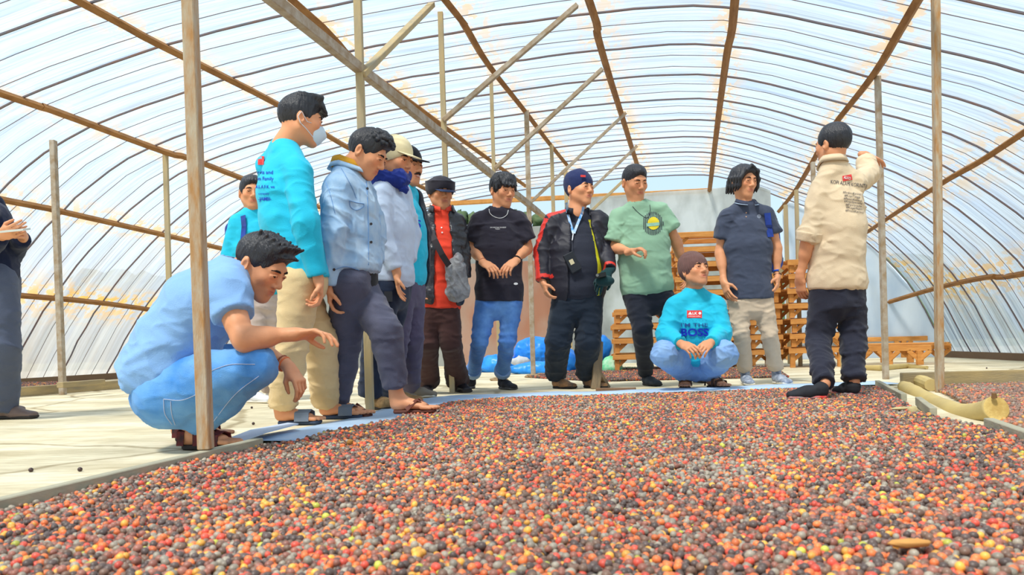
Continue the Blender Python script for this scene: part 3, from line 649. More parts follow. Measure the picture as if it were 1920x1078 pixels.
# log
def logpt(px, py, D): return J(px, py, D)
Lp = [(1694, 724, 5.45), (1712, 733, 5.1), (1738, 748, 4.7), (1768, 764, 4.25), (1798, 776, 3.85), (1828, 777, 3.6), (1852, 772, 3.45), (1868, 766, 3.38)]
Lr = [.038, .042, .045, .048, .052, .050, .052, .054]
pts = catmull(np.array([np.append(J(*q), r_) for q, r_ in zip(Lp, Lr)]), 4); V, Fc = tube([p[:3] for p in pts], [p[3] for p in pts], 20)
V = np.array(V); V = V + (vnoise(V, 9, 3) * .004 + vnoise(V, 30, 4) * .0015)[:, None] * nrm(np.array((0, 0, 1)))
M_log = mat('peeled_log', (206, 182, 118), .7, .25, 25, col2=(184, 164, 112), vscale=5, stretch=(1, .4, 1))
lg = mesh_obj('log', V, Fc, M_log, smooth=False, loc=tuple(J(*Lp[4]))); tag(lg, 'thick pale peeled log lying on the edge of the cherry bed', 'log')
for p in lg.data.polygons: p.use_smooth = len(p.vertices) == 4
e_ = J(*Lp[-1]); ax = nrm(J(*Lp[-1]) - J(*Lp[-2])); v, f = tube([e_ + ax * .0005, e_ + ax * .003], [.0525, .051], 20); mesh_obj('cut_end', v, f, mat('cut_wood', (222, 196, 124), .8, .3, 60, col2=(190, 158, 90), vscale=18), lg)
v, f = tube([e_ + np.array((-.01, -.005, .045)), e_ + np.array((-.012, -.006, .066))], [.012, .009], 8); mesh_obj('branch_stub', v, f, mat('bark', (120, 88, 56), .9), lg)
for (a_, b_) in (((1745, 739), (1790, 772)), ((1795, 757), (1812, 776)), ((1826, 757), (1850, 764))):
    pass
v, f = tube([G(1716, 712, .04), G(1732, 716, .04), G(1746, 722, .04)], [.04, .045, .04], 12); tag(mesh_obj('log_offcut', v, f, M_log, loc=tuple(G(1716, 731))), 'short pale log offcut behind the far end of the log', 'log')
v, f = tube([G(1585, 688, .02), G(1650, 690, .03), G(1700, 686, .025), G(1738, 689, .02)], [.02, .03, .028, .018], 10); tag(mesh_obj('pole_on_floor', v, f, M_log), 'thin crooked pole lying on the floor in front of the low bench', 'pole')
for (px, py, sz) in ((1690, 766, (.05, .02, .008)), (1712, 770, (.025, .02, .02)),):
    v, f = blob(G(px, py, .04), sz, 8, .2); tag(mesh_obj('husk_clump', v, f, mat('husk', (196, 178, 130), .9), smooth=True), 'pale husk clump on the cherries beside the log' if px == 1690 else 'dark wet clump on the cherries beside the log', 'clump')
v, f = blob(G(1705, 1018, .05), (.036, .012, .007), 10, .15); tag(mesh_obj('dry_leaf', v, f, mat('dry_leaf', (206, 150, 84), .8), smooth=True), 'orange-brown dry leaf on the cherries at the lower right', 'leaf')
v, f = blob(G(656, 829, .05), (.012, .008, .01), 8, .2); tag(mesh_obj('dry_leaf', v, f, mat('dry_leaf2', (170, 120, 60), .8), smooth=True), 'small curled dry leaf near the sandals', 'leaf')
# ------------------------------------------------------------------ slatted drying frames, bench, tarpaulins, stump
M_or = mat('fresh_orange_timber', (214, 152, 82), .75, .3, 60, col2=(190, 126, 62), vscale=5, stretch=(1, 1, 5))
def frame(c, wd, dep, ht, label, group, yaw=0.0):
    """a low slatted drying frame: top rails, cross slats, legs with diagonal brackets"""
    rt = root('drying_frame', c, label, 'drying frame', group); c = np.array(c)
    ex = np.array((math.cos(yaw), math.sin(yaw), 0)); ey = np.array((-math.sin(yaw), math.cos(yaw), 0)); ez = np.array((0, 0, 1.))
    for sy_ in (-1, 1):
        p = c + ey * sy_ * dep / 2 + ez * (ht - .03); beam('rail', p - ex * wd / 2, p + ex * wd / 2, .03, .06, M_or, rt)
        for sx_ in (-1, 1):
            q = c + ex * sx_ * (wd / 2 - .05) + ey * sy_ * (dep / 2 - .035); beam('leg', q, q + ez * (ht - .06), .055, .045, M_or, rt, up=(0, 1, 0))
            beam('bracket', q + ez * (ht - .15), q - ex * sx_ * .11 + ez * (ht - .05), .03, .04, M_or, rt)
    for i in range(4):
        q = c + ey * (-.5 + (i + .5) / 4) * dep * .9 + ez * (ht + .005); beam('slat', q - ex * (wd / 2 - .02), q + ex * (wd / 2 - .02), dep * .14, .018, M_or, rt)
    return rt
def stack(px0, px1, ybot, D, tops, yaw, what):
    a, b_ = J(px0, ybot, D), J(px1, ybot, D); c = (a + b_) / 2; wd = np.linalg.norm(a - b_) ; c[2] = 0; z = 0
    zs = [J((px0 + px1) / 2, y, D)[2] for y in tops]
    for i, zt in enumerate(zs):
        pos = ['resting on the floor', 'second from the floor', 'third from the floor', 'fourth from the floor', 'fifth from the floor', 'sixth from the floor', 'seventh from the floor', 'eighth from the floor', 'ninth from the floor', 'tenth from the floor'][i] if i < len(zs) - 1 else 'topmost'
        frame((c[0] + random.uniform(-.02, .02), c[1] + .35, z), wd, .7, max(zt - z, .1), 'orange slatted drying frame of the ' + what + ', ' + pos, 'drying frames stacked by the end wall', yaw); z = zt + .015
stack(1158, 1272, 690, 9.6, [664, 634, 607, 580], -.1, 'stack behind the green T-shirt man')
stack(1276, 1406, 690, 9.7, [660, 630, 601, 572, 544, 518, 490, 462, 434], -.1, 'tall stack behind the squatting man')
stack(1412, 1474, 688, 9.8, [656, 628, 600, 570, 540, 514, 487, 458, 426], -.1, 'narrow stack behind the polo-shirt man')
stack(1490, 1592, 686, 9.5, [652, 625, 597, 568, 540, 512, 486], -.1, 'stack behind the pointing man')
def bench(a, b_, dep, h0, label):
    a, b_ = np.array(a), np.array(b_); ex = nrm(b_ - a); ey = np.array((-ex[1], ex[0], 0)); rt = root('low_bench', (a + b_) / 2 * (1, 1, 0), label, 'bench'); ez = np.array((0, 0, 1.)); L_ = np.linalg.norm(b_ - a)
    for sy_ in (0, 1):
        p = ey * sy_ * dep; beam('rail', a + p + ez * h0, b_ + p + ez * h0, .04, .07, M_or, rt)
    for i in range(5):
        q = a + ey * dep * (i + .5) / 5 + ez * (h0 + .045); beam('slat', q, q + ex * L_, .07, .02, M_or, rt)
    for t in (.16, .5, .86):
        for sy_ in (0, 1):
            q = a + ex * L_ * t + ey * sy_ * dep; beam('leg', q * (1, 1, 0), q + ez * (h0 - .03), .07, .06, M_or, rt, up=(0, 1, 0))
            for sg in (-1, 1): beam('bracket', q + ez * (h0 - .14), q + ex * sg * .12 + ez * (h0 - .03), .04, .05, M_or, rt)
bench(G(1592, 684), G(1748, 684), .8, .20, 'low orange wooden bench by the right wall')
bench(G(1480, 679) + (0, 1.2, 0), G(1768, 672) + (.2, .8, 0), .7, .29, 'longer orange bench behind the low one')
def rag(name, c, r, m, label, cat, seed, parent=None, h=.012, amp=.035, f=7, sub=None):
    c = np.array(c, float); c[2] = max(c[2], 0) + r[2] * .62
    pr = [E_(c, r)] + [E_(c + np.array((random.uniform(-.6, .6) * r[0], random.uniform(-.5, .5) * r[1], -r[2] * .3)), (r[0] * .5, r[1] * .6, r[2] * .6)) for _ in range(4)]
    def dp(V, N): a = np.abs(vnoise(V, f, seed)); b = np.abs(vnoise(V, f * 2.3, seed + 1)); return (.5 - a) * amp + (.5 - b) * amp * .4
    o = sdf(name, pr, h, m, None, disp=dp, cut=lambda X, Y, Z: .002 - Z)
    if label: tag(o, label, cat)
    return o
M_bt = mat('blue_tarpaulin', (20, 120, 226), .35, .2, 40, col2=(52, 150, 240), vscale=6); M_wt = mat('white_sack', (206, 208, 210), .6, .2, 60, var=.15)
rag('blue_tarpaulin', G(1006, 696) + (0, .25, .12), (.30, .20, .20), M_bt, 'crumpled bright blue tarpaulin heaped left of the navy beanie man\'s legs', 'tarpaulin', 3)
rag('blue_tarpaulin', G(935, 697), (.26, .2, .14), M_bt, 'low blue tarpaulin fold seen between the jeans legs', 'tarpaulin', 5)
rag('blue_tarpaulin', G(1010, 700), (.36, .13, .085), M_bt, 'flat blue tarpaulin strip in front of the white sack', 'tarpaulin', 8)
rag('white_sack', G(975, 698) + (0, 0, .11), (.13, .1, .055), M_wt, 'crumpled white sack on the blue tarpaulins', 'sack', 12)
rag('blue_tarpaulin', G(1066, 698), (.12, .15, .18), M_bt, 'dark blue bundle between the navy beanie man\'s legs', 'tarpaulin', 15)
rag('blue_sack', G(1130, 694) + (0, .1, .16), (.13, .13, .18), M_bt, 'rolled blue sack beside the short stump', 'sack', 17)
rag('net_bag', G(1147, 697), (.12, .1, .115), mat('green_net', (110, 210, 150), .6, .4, 150, col2=(196, 226, 196), vscale=14), 'round pale green net bag beside the stump', 'bag', 19, amp=.02)
rag('green_net', G(1160, 693), (.25, .12, .018), mat('green_net2', (70, 200, 130), .6, .4, 150), 'loose green netting on the floor by the net bag', 'net', 21, h=.008, amp=.01)
o = beam('stump_post', G(1116, 729), J(1122, 640, G(1116, 729)[1]), .085, .07, mat('weathered_stump', (150, 130, 104), .9, .5, 40, col2=(116, 104, 88), vscale=7, stretch=(3, 3, .6)), wob=.006, n=4); tag(o, 'short weathered timber stump with a side brace, right of the navy beanie man', 'stump')
o2 = beam('side_brace', G(1140, 727), J(1124, 700, G(1116, 729)[1]), .04, .03, MATS['weathered_stump']); 
o2.parent = o; o2.matrix_parent_inverse = o.matrix_world.inverted()
for i, (px, py) in enumerate(((1000, 706), (936, 712))):
    v, f = blob(G(px, py, .01), (.09, .06, .03), 8, .2); tag(mesh_obj('stone', v, f, mat('earth_clod', (150, 128, 98), .95, .4, 40)), 'flat earth clod at the foot of the thin ' + ('grey' if i == 0 else 'pale') + ' post', 'stone')
# ------------------------------------------------------------------ people
M_skin = mat('skin', (200, 140, 104), .5, .08, 220, attr=True, spec=.35, var=.06, vscale=14)
SK = np.array(lin((226, 158, 116))); LIP = np.array(lin((190, 104, 88))); STUB = np.array(lin((160, 112, 88)))
M_hair = mat('black_hair', (26, 27, 36), .38, .5, 260, spec=.6, stretch=(1, 1, .25))
M_brow = mat('eyebrow_hair', (34, 26, 26), .8)
M_eye = mat('eye_white', (232, 226, 220), .25); M_iris = mat('iris', (34, 22, 18), .2)
M_lid = mat('eyelid_skin', (160, 104, 78), .6); M_teeth = mat('teeth', (240, 236, 228), .3)
M_sole = mat('white_sole', (226, 222, 210), .6); M_dsole = mat('dark_sole', (60, 56, 54), .8)
def cloth(name, rgb, **k):
    a = dict(wrinkle=.55, rough=.85, bump=.25, bscale=260, var=.10, vscale=9, sheen=.15, spec=.15); a.update(k); return mat(name, rgb, **a)
def frameR(f, up=(0, 0, 1), roll=0.0):        # columns: side (right of the face), forward, up
    f = nrm(f); u = np.array(up, float); s = nrm(np.cross(f, u)); u = np.cross(s, f)
    c, sn = math.cos(roll), math.sin(roll); s2 = s * c + u * sn; u2 = -s * sn + u * c
    return np.stack([s2, f, u2], 1)
class Head:
    def __init__(s, c, f, roll=0.0, k=1.0): s.c = np.array(c); s.R = frameR(f, roll=roll); s.k = k
    def w(s, p): return s.c + s.R @ (np.array(p, float) * s.k)
    def inv(s, V): return ((V - s.c) @ s.R) / s.k
def head_prims(H, wide=1.0, nose=1.0, mouth_open=0.0):
    k = H.k; w = H.w; R = H.R
    e = lambda c, r, kk=.012, sub=False: E_(w(c), tuple(np.array(r) * k), R, kk * k, sub)
    s = lambda a, b, r0, r1=None, kk=.01, sub=False: S_(w(a), w(b), r0 * k, (r0 if r1 is None else r1) * k, kk * k, sub=sub)
    P = [e((0, -.012, .032), (.073 * wide, .092, .083)), e((0, .026, -.012), (.063 * wide, .066, .078), .02), e((0, .022, -.052), (.052 * wide, .056, .050), .02)]
    for sx in (-1, 1):
        P += [s((sx * .053 * wide, -.004, -.045), (sx * .018, .058, -.092), .018, .017, .03), e((sx * .038 * wide, .060, -.020), (.020, .020, .018), .025)]
    P += [e((0, .070, -.098), (.019, .015, .015), .025), e((0, .072, -.060), (.027, .015, .026), .02), s((-.032, .078, .022), (.032, .078, .022), .0095, kk=.022)]
    for sx in (-1, 1): P += [e((sx * .030, .102, .002), (.018, .016, .011), .012, True)]
    P += [s((0, .086, .010), (0, .105 * nose ** .3, -.024), .0075, .0095, .010), e((0, .106, -.030), (.0115 * nose, .0105, .0095), .008)]
    for sx in (-1, 1): P += [e((sx * .0125 * nose, .096, -.034), (.0085, .010, .0075), .006)]
    for sx in (-1, 1):           # eyelids
        P += [s((sx * .017, .089, .001), (sx * .030, .0935, .0065), .0042, kk=.004), s((sx * .030, .0935, .0065), (sx * .043, .083, .001), .0042, kk=.004), s((sx * .020, .088, -.0055), (sx * .040, .085, -.005), .0045, kk=.006)]
    P += [s((-.022, .083, -.0575), (0, .0905, -.0545), .0050, .0060, .006), s((0, .0905, -.0545), (.022, .083, -.0575), .0060, .0050, .006), s((-.015, .0845, -.0670 - mouth_open), (.015, .0845, -.0670 - mouth_open), .0075, kk=.008)]
    P += [s((-.023, .0925, -.0608 - mouth_open / 2), (.023, .0925, -.0608 - mouth_open / 2), .0022 + mouth_open / 2, kk=.003, sub=True)]
    for sx in (-1, 1):           # ears
        P += [E_(w((sx * .077 * wide, -.012, -.008)), (.010 * k, .0185 * k, .031 * k), R @ np.array(Matrix.Rotation(sx * -.35, 3, 'Z') @ Matrix.Rotation(.15, 3, 'X')), .008 * k), e((sx * .084 * wide, -.006, -.006), (.006, .009, .016), .004, True)]
    return P
def head_col(H, stub=0.0, tone=1.0):
    def f(V):
        q = H.inv(V); c = np.tile(SK * tone, (len(V), 1))
        lip = np.exp(-((q[:, 0] / .024) ** 4 + ((q[:, 2] + .0612) / .0115) ** 4 + ((q[:, 1] - .095) / .02) ** 4)); c = c * (1 - .75 * lip[:, None]) + LIP * tone * .75 * lip[:, None]
        ch = np.exp(-(((np.abs(q[:, 0]) - .04) / .02) ** 2 + ((q[:, 2] + .02) / .02) ** 2 + ((q[:, 1] - .08) / .04) ** 2)); c = c * (1 + ch[:, None] * np.array((.08, -.06, -.08)))
        if stub: m = stub * ((q[:, 2] < -.045) & (q[:, 1] > .02)) * np.clip((-.045 - q[:, 2]) / .02, 0, 1) * (1 - lip); m = m + stub * .9 * np.exp(-(((q[:, 0]) / .024) ** 4 + ((q[:, 2] + .046) / .007) ** 2)) * (q[:, 1] > .08); c = c * (1 - m[:, None] * .6) + STUB * .6 * m[:, None] * tone
        hl = (np.linalg.norm(q - (0, .07, 0), axis=1) < .35); return np.where(hl[:, None], c, SK * tone)
    return f
def skull(H, dr, kk=.015, c=(0, -.012, .032)):
    return E_(H.w(c), ((.073 + dr) * H.k, (.092 + dr) * H.k, (.083 + dr) * H.k), H.R, kk)
def hair(H, rt, style, seed=1):
    w, R, k = H.w, H.R, H.k
    e = lambda c, r, kk=.012, sub=False: E_(w(c), tuple(np.array(r) * k), R, kk * k, sub)
    s = lambda a, b, r0, r1=None, kk=.012, sub=False: S_(w(a), w(b), r0 * k, (r0 if r1 is None else r1) * k, kk * k, sub=sub)
    face = [e((0, .120, -.018), (.086, .068, .096), .014, True)]
    ears = [e((sx * .088, .000, -.022), (.030, .030, .036), .01, True) for sx in (-1, 1)]
    low = [s((0, -.02, -.135), (0, .10, -.125), .085, kk=.015, sub=True)]
    amp = .0045; fz = 40
    P = [skull(H, .006)]
    if style == 'short': P = [skull(H, .005), e((0, .012, .068), (.063, .077, .052), .02)] + face + ears + low
    elif style == 'spiky': P = [skull(H, .004), e((0, .015, .075), (.066, .080, .052), .02)] + [s((x * .022, y * .024 + .02, .095), (x * .028, y * .03 + .034, .122), .013, .004) for x in (-2, -1, 0, 1, 2) for y in (-2, -1, 0, 1, 2)] + [s((x * .017, .070, .075), (x * .019, .104, .082), .013, .004) for x in (-2, -1, 0, 1, 2)] + face + ears + low; amp = .004
    elif style == 'quiff': P = [skull(H, .003), e((0, .02, .080), (.066, .082, .052), .02)] + [s((x * .013, -.01 - abs(x) * .004, .105), (x * .017, .075, .112), .017, .014) for x in (-3, -1, 1, 3)] + face + [s((x * .014, .065, .105), (x * .017, .122 - abs(x) * .005, .050), .015, .004) for x in (-3, -2, -1, 0, 1, 2, 3)] + [e((sx * .092, .0, -.022), (.030, .034, .042), .01, True) for sx in (-1, 1)] + low; amp = .005
    elif style == 'curly': 
        r = random.Random(seed); P = [skull(H, .006), e((0, .022, .078), (.064, .080, .048), .02)] + face + ears + low
        for _ in range(110):
            a = r.uniform(0, 6.28); q = r.uniform(0, 1) ** .6; x, y = .066 * q * math.cos(a), .085 * q * math.sin(a) + .028; z = .070 + .058 * math.sqrt(max(0, 1 - q * q)); P.append(e((x, y, z), (r.uniform(.008, .013),) * 3, .003))
        amp = .003
    elif style == 'fringe': P = [skull(H, .008), e((0, .005, .060), (.076, .086, .062), .02)] + face + [s((x * .013, .045, .095), (x * .0135, .104 - abs(x) * .004, .040 - (x % 2) * .010), .014, .005) for x in (-4, -3, -2, -1, 0, 1, 2, 3, 4)] + [s((sx * .070, .03, .05), (sx * .078, .05, .004), .013, .004) for sx in (-1, 1)] + [e((sx * .096, .0, -.026), (.030, .03, .036), .01, True) for sx in (-1, 1)] + low; amp = .007; fz = 60
    elif style == 'long':
        P = [skull(H, .008), e((0, -.002, .050), (.079, .094, .070), .02)] + face + [e((.012, .112, .020), (.050, .05, .052), .012, True)]
        for sx in (-1, 1):
            for j in range(5):
                y = .060 - j * .03; q = 1.0 if sx < 0 else .9; P += [s((sx * .045, y, .085), (sx * .078, y + .004, .020), .014, .013), s((sx * .078, y + .004, .020), (sx * .082 * q, y - .008, -.035), .012, .011), s((sx * .082 * q, y - .008, -.035), (sx * (.088 if sx < 0 else .074), y - .020, -.066 - .004 * j), .010, .004)]
            P += [s((sx * .004, .078, .108), (sx * .048, .090, .072), .010, .010), s((sx * .048, .090, .072), (sx * .072, .068, .018), .010, .006)]
        P += [s((x * .02, -.085, .0), (x * .022, -.100, -.08), .018, .005) for x in (-3, -2, -1, 0, 1, 2, 3)] + [s((-.075, -.01, -.045), (-.102, -.020, -.078), .014, .004), s((-.078, .02, -.035), (-.104, .022, -.060), .010, .003)]; amp = .0035; fz = 45
    elif style == 'back': P = [skull(H, .006), e((0, -.018, .045), (.076, .088, .080), .02)] + face + ears + [s((0, -.03, -.140), (0, .10, -.120), .092, kk=.035, sub=True)]; amp = .003
    elif style == 'fade': P = [skull(H, .004)] + face + ears + low; amp = .0015
    def dp(V, N):
        q = H.inv(V); r_ = np.linalg.norm(q - (0, -.02, .06), axis=1); th = np.arctan2(q[:, 0], q[:, 1] + .03); q = np.stack([th * .075, r_ * .25, q[:, 2] * .22], 1); return amp * (.2 + .9 * np.abs(vnoise(q, fz * 2, seed))) + amp * .45 * vnoise(q, fz * 5, seed + 2)
    return sdf('hair', P, .0043, M_hair, rt, disp=dp)
def face_bits(H, rt, open_=1.0, brow=1.0, mask=False):
    w = H.w
    for sx in (-1, 1):
        me = blob_s(w((sx * .030, .0775, -.0005)), (.0125 * H.k, .0125 * H.k, .0125 * H.k), H.R); o = mesh_obj('eye', me[0], me[1], M_eye, rt, smooth=True)
        v, f = blob_s(w((sx * .030, .0900, -.0005)), (.0066 * H.k, .0035 * H.k, .0056 * H.k * max(open_, .55)), H.R); mesh_obj('iris', v, f, M_iris, o, smooth=True)
        v, f = tube([w((sx * .016, .0915, .0015)), w((sx * .024, .0955, .0042)), w((sx * .034, .0940, .0042)), w((sx * .045, .084, -.0005))], [.0014, .0024, .0026, .0014], 5); mesh_obj('eyelash', v, f, M_brow, rt)
        v, f = tube([w((sx * .013, .0945, .020)), w((sx * .024, .0955, .0235)), w((sx * .036, .088, .0235)), w((sx * .047, .076, .0185))], [.0030 * brow, .0046 * brow, .0042 * brow, .0018], 6); mesh_obj('eyebrow', v, f, M_brow, rt)
def blob_s(c, r, R, seg=8):
    V = []; Fc = []
    for j in range(seg + 1):
        for i in range(seg):
            th = math.pi * j / seg; ph = 2 * math.pi * i / seg; V.append(c + R @ np.array((math.sin(th) * math.cos(ph) * r[0], math.sin(th) * math.sin(ph) * r[1], math.cos(th) * r[2])))
    for j in range(seg):
        for i in range(seg): Fc.append([j * seg + i, (j + 1) * seg + i, (j + 1) * seg + (i + 1) % seg, j * seg + (i + 1) % seg])
    return V, Fc
def hand_prims(w, tip, n, ts, curl=.6, spread=0.02, pinch=False, k=1.0):
    """w wrist, tip: point the relaxed hand reaches towards, n: palm normal (fingers curl towards it), ts: thumb side vector"""
    w = np.array(w); h = nrm(np.array(tip) - w); n = nrm(np.array(n) - h * np.dot(n, h)); t = np.cross(h, n); t = nrm(t)
    if np.dot(t, ts) < 0: t = -t
    P = [S_(w - h * .03, w + h * .012, .027 * k, .026 * k, .012, side=t, d0=.021 * k), S_(w, w + h * .030 * k, .026 * k, .033 * k, .015, side=t, d0=.019 * k, d1=.015 * k),
         S_(w + h * .028 * k, w + h * .080 * k, .035 * k, .038 * k, .012, side=t, d0=.015 * k, d1=.0125 * k), S_(w + h * .02 * k + t * .018, w + h * .055 * k + t * .028 + n * .006, .016 * k, .013 * k, .012)]
    Ls = [(.040, .025, .020), (.044, .028, .022), (.041, .026, .021), (.032, .020, .018)]
    for i, L in enumerate(Ls):
        o = t * (.030 - .0198 * i) * k; p = w + h * (.084 - .0035 * abs(i - 1.2)) * k + o; d = nrm(h + t * (spread * (1.5 - i))); c = curl * (1 + .16 * i); nn = n
        if pinch and i == 0: c = curl * .9
        for j, l_ in enumerate(L):
            a = c * (.75, 1.0, .7)[j]; d2 = nrm(d * math.cos(a) + nn * math.sin(a)); nn = nrm(nn * math.cos(a) - d * math.sin(a)); d = d2
            q = p + d * l_ * k; rr = (.0092, .0083, .0075, .0066)[j] * (1 if i < 3 else .87) * k; r2 = (.0083, .0075, .0064)[j] * (1 if i < 3 else .87) * k
            P.append(S_(p, q, rr, r2, .0028)); p = q
    th0 = w + h * .030 * k + t * .026 * k; d = nrm(h * .55 + t * (.55 if not pinch else .25) + n * (.45 + curl * .35)); q = th0 + d * .040 * k; P.append(S_(th0, q, .0125 * k, .0105 * k, .006))
    d2 = nrm(d + h * .5 - t * .35 * (1 + curl) + n * .2); q2 = q + d2 * .028 * k; P.append(S_(q, q2, .0103 * k, .0090 * k, .003)); P.append(S_(q2, q2 + nrm(d2 + h * .3) * .018 * k, .0088 * k, .0070 * k, .003))
    return P
def foot_prims(an, heel, d, k=1.0):        # bare foot; heel on the sole's top, d toe direction
    d = nrm(d); up = np.array((0, 0, 1.)); s = nrm(np.cross(d, up)); h = np.array(heel); an = np.array(an)
    P = [S_(an, h + up * .045 + d * .035, .037, .036, .02), E_(h + up * .03 + d * .022, (.032, .036, .030), np.stack([s, d, up], 1), .02), S_(h + up * .040 + d * .06, h + up * .022 + d * .165, .034, .044, .03, side=s, d0=.035, d1=.019)]
    for i in range(5):
        o = (-.034 + .0175 * i); L = (.215, .228, .222, .212, .198)[i] if np.dot(s, s) else 0
        P.append(S_(h + d * .165 + s * o + up * .016, h + d * (L + .012) + s * o * 1.05 + up * .013, .011, .0095, .004))
    return P
def shoe(rt, an, heel, d, kind, cols, L=.27, name='shoe', pitch=0.0, hgt=.1):
    """kind: sneaker, leather, slide, sandal, flip, sport; heel = ground point under the heel; returns bare-foot prims if the foot shows"""
    d = nrm(d); up = np.array((0, 0, 1.)); up = nrm(up - d * np.dot(up, d)); s = nrm(np.cross(d, up)); h = np.array(heel, float); an = np.array(an, float)
    up_m, so_m = cols[0], cols[1]
    fl_ = lambda X, Y, Z: ((h[0] - X) * up[0] + (h[1] - Y) * up[1] + (h[2] - Z) * up[2]) + .001
    so = [S_(h + up * .012 + d * .032, h + up * .012 + d * .13, .034, .036, .01, side=s, d0=.016), S_(h + up * .012 + d * .13, h + up * .014 + d * (L - .045), .036, .046, .01, side=s, d0=.015)]
    if kind in ('sneaker', 'leather'):
        so_o = None
        P = [S_(h + up * .045 + d * .045, h + up * .040 + d * .13, .034, .036, .02, side=s, d0=.034, d1=.034), S_(h + up * .036 + d * .12, h + up * .026 + d * (L - .05), .037, .043, .03, side=s, d0=.036, d1=.024 if kind == 'sneaker' else .02), S_(h + up * .05 + d * .045, np.array(h + up * hgt + d * .045) * .6 + an * .4 if hgt > .05 else h + up * .06 + d * .045, .036, .040, .02)]
        o = sdf(name, P, .005, up_m, rt, cut=fl_, disp=lambda V, N: vnoise(V, 45, 3) * .0015)
        sdf('sole', so, .0045, so_m, o, cut=lambda X, Y, Z: np.maximum(fl_(X, Y, Z), -((h[0] - X) * up[0] + (h[1] - Y) * up[1] + (h[2] - Z) * up[2]) - .024))
        if kind == 'sneaker':
            for i in range(4):
                p = h + d * (.105 + .025 * i) + up * (.078 - .0085 * i); v, f = tube([p - s * .022 - up * .006, p + up * .001, p + s * .022 - up * .006], .0028, 5); mesh_obj('lace', v, f, cols[2], o)
        return []
    o = sdf('sole' if False else name, so, .0045, so_m, rt, cut=lambda X, Y, Z: np.maximum(fl_(X, Y, Z), -((h[0] - X) * up[0] + (h[1] - Y) * up[1] + (h[2] - Z) * up[2]) - .022))
    hh = h + up * .02
    def band(t0, t1, z, wd, hw=.046):
        pts = [hh + d * t0 - s * hw * 1.02 + up * 0, hh + d * (t0 * .7 + t1 * .3) - s * hw * .9 + up * z * .75, hh + d * (t0 + t1) / 2 + up * z, hh + d * (t0 * .3 + t1 * .7) + s * hw * .9 + up * z * .75, hh + d * t1 + s * hw * 1.02]
        v, f = strap(pts, [-s + up * .2, -s * .5 + up, up, s * .5 + up, s + up * .2], wd, .004); mesh_obj('strap', v, f, up_m, o)
    if kind == 'slide': band(.155, .155, .055, .075)
    if kind == 'sandal': band(.17, .17, .05, .03); band(.10, .13, .068, .025); band(.03, .03, .062, .018)
    if kind == 'sport': band(.18, .17, .050, .035); band(.14, .12, .062, .028); band(.09, .10, .072, .03); band(.03, .03, .07, .03)
    if kind == 'flip':
        for sg in (-1, 1):
            v, f = strap([hh + d * .20 - s * .012 + up * .018, hh + d * .15 + s * sg * .028 + up * .052, hh + d * .10 + s * sg * .046 + up * .004], [up, up + s * sg * .7, s * sg + up * .2], .022, .004); mesh_obj('strap', v, f, up_m, o)
    return foot_prims(an, hh - up * .002 + d * .012, d)
def folds(amp, f=(9, 9, 16), seed=1, joints=(), jr=.16):
    f = np.array(f, float); jj = [np.array(j) for j in joints]
    def dp(V, N):
        wv = V + .03 * np.stack([vnoise(V, 6, seed + 20), vnoise(V, 6, seed + 21), vnoise(V, 6, seed + 22)], 1)
        a = (1 - np.abs(vnoise(wv * f * .9, 1.0, seed))) ** 3; b = (1 - np.abs(vnoise(wv * f + wv[:, [2, 0, 1]] * f * .6, 1.7, seed + 5))) ** 4; c = vnoise(V, 5, seed + 9)
        wgt = np.full(len(V), .30)
        for j in jj: wgt += 1.2 * np.exp(-(np.linalg.norm(V - j, axis=1) / jr) ** 2)
        wgt = np.minimum(wgt, 1.7); return amp * .72 * (wgt * (1.4 * a + .9 * b - .5) + .35 * c)
    return dp
def lerp(a, b, t): return np.array(a) * (1 - t) + np.array(b) * t
class Person:
    def __init__(s, D, label, sc=1.0, **j):
        s.D = D; s.j = {k: J(v[0], v[1], D + (v[2] if len(v) > 2 else 0)) for k, v in j.items()}; s.label = label; s.sc = sc
        if 'sA' in s.j:
            for a, b in (('sA', 'sB'), ('sB', 'sA')): s.j['_' + a] = s.j[a] + nrm(s.j[b] - s.j[a]) * .014 - np.array((0, 0, .026))
            s.j['sA'], s.j['sB'] = s.j.pop('_sA'), s.j.pop('_sB')
        s.vx = .0039 if D < 4.5 else .0050
    def build_root(s, gx):
        s.rt = root('person', gx, s.label, 'person')
    def __getitem__(s, k): return s.j[k]
def limb(a, b, r0, r1, k=.02, f1=False, bulge=None):
    P = [S_(a, b, r0, r1, k, f1=f1)]
    if bulge: P.append(S_(lerp(a, b, bulge[0]), lerp(a, b, bulge[1]), bulge[2], bulge[2] * .8, .03))
    return P
def torso_st(p, fat=0.0, w=1.0, depth=1.0, bend=(0, 0, 0)):
    """returns stations bottom->top: (point, half width, half depth, side)"""
    hc = (p['hA'] + p['hB']) / 2; sc_ = (p['sA'] + p['sB']) / 2; Ss = nrm(p['sB'] - p['sA']); Sh = nrm(p['hB'] - p['hA']); b = np.array(bend, float)
    if np.dot(Ss, Sh) < 0: Sh = -Sh
    st = []
    for t, ww, dd, bb in ((-.10, .158, .112, 0), (.12, .154, .108, .3), (.40, .144, .102, 1), (.62, .158, .112, .8), (.83, .150, .100, .3)):
        f_ = fat * math.exp(-((t - .32) / .3) ** 2); st.append((lerp(hc, sc_, t) + b * bb, (ww + f_ * .7) * w, (dd + f_) * depth, nrm(lerp(Sh, Ss, np.clip(t, 0, 1)))))
    return st
def st_prims(st, inf=0.0, k=.03, flat0=False, i0=0):
    P = []
    for i in range(i0, len(st) - 1):
        a, b = st[i], st[i + 1]; P.append(S_(a[0], b[0], a[1] + inf, b[1] + inf, k, side=lerp(a[3], b[3], .5), d0=a[2] + inf, d1=b[2] + inf, f0=(flat0 and i == i0)))
    return P
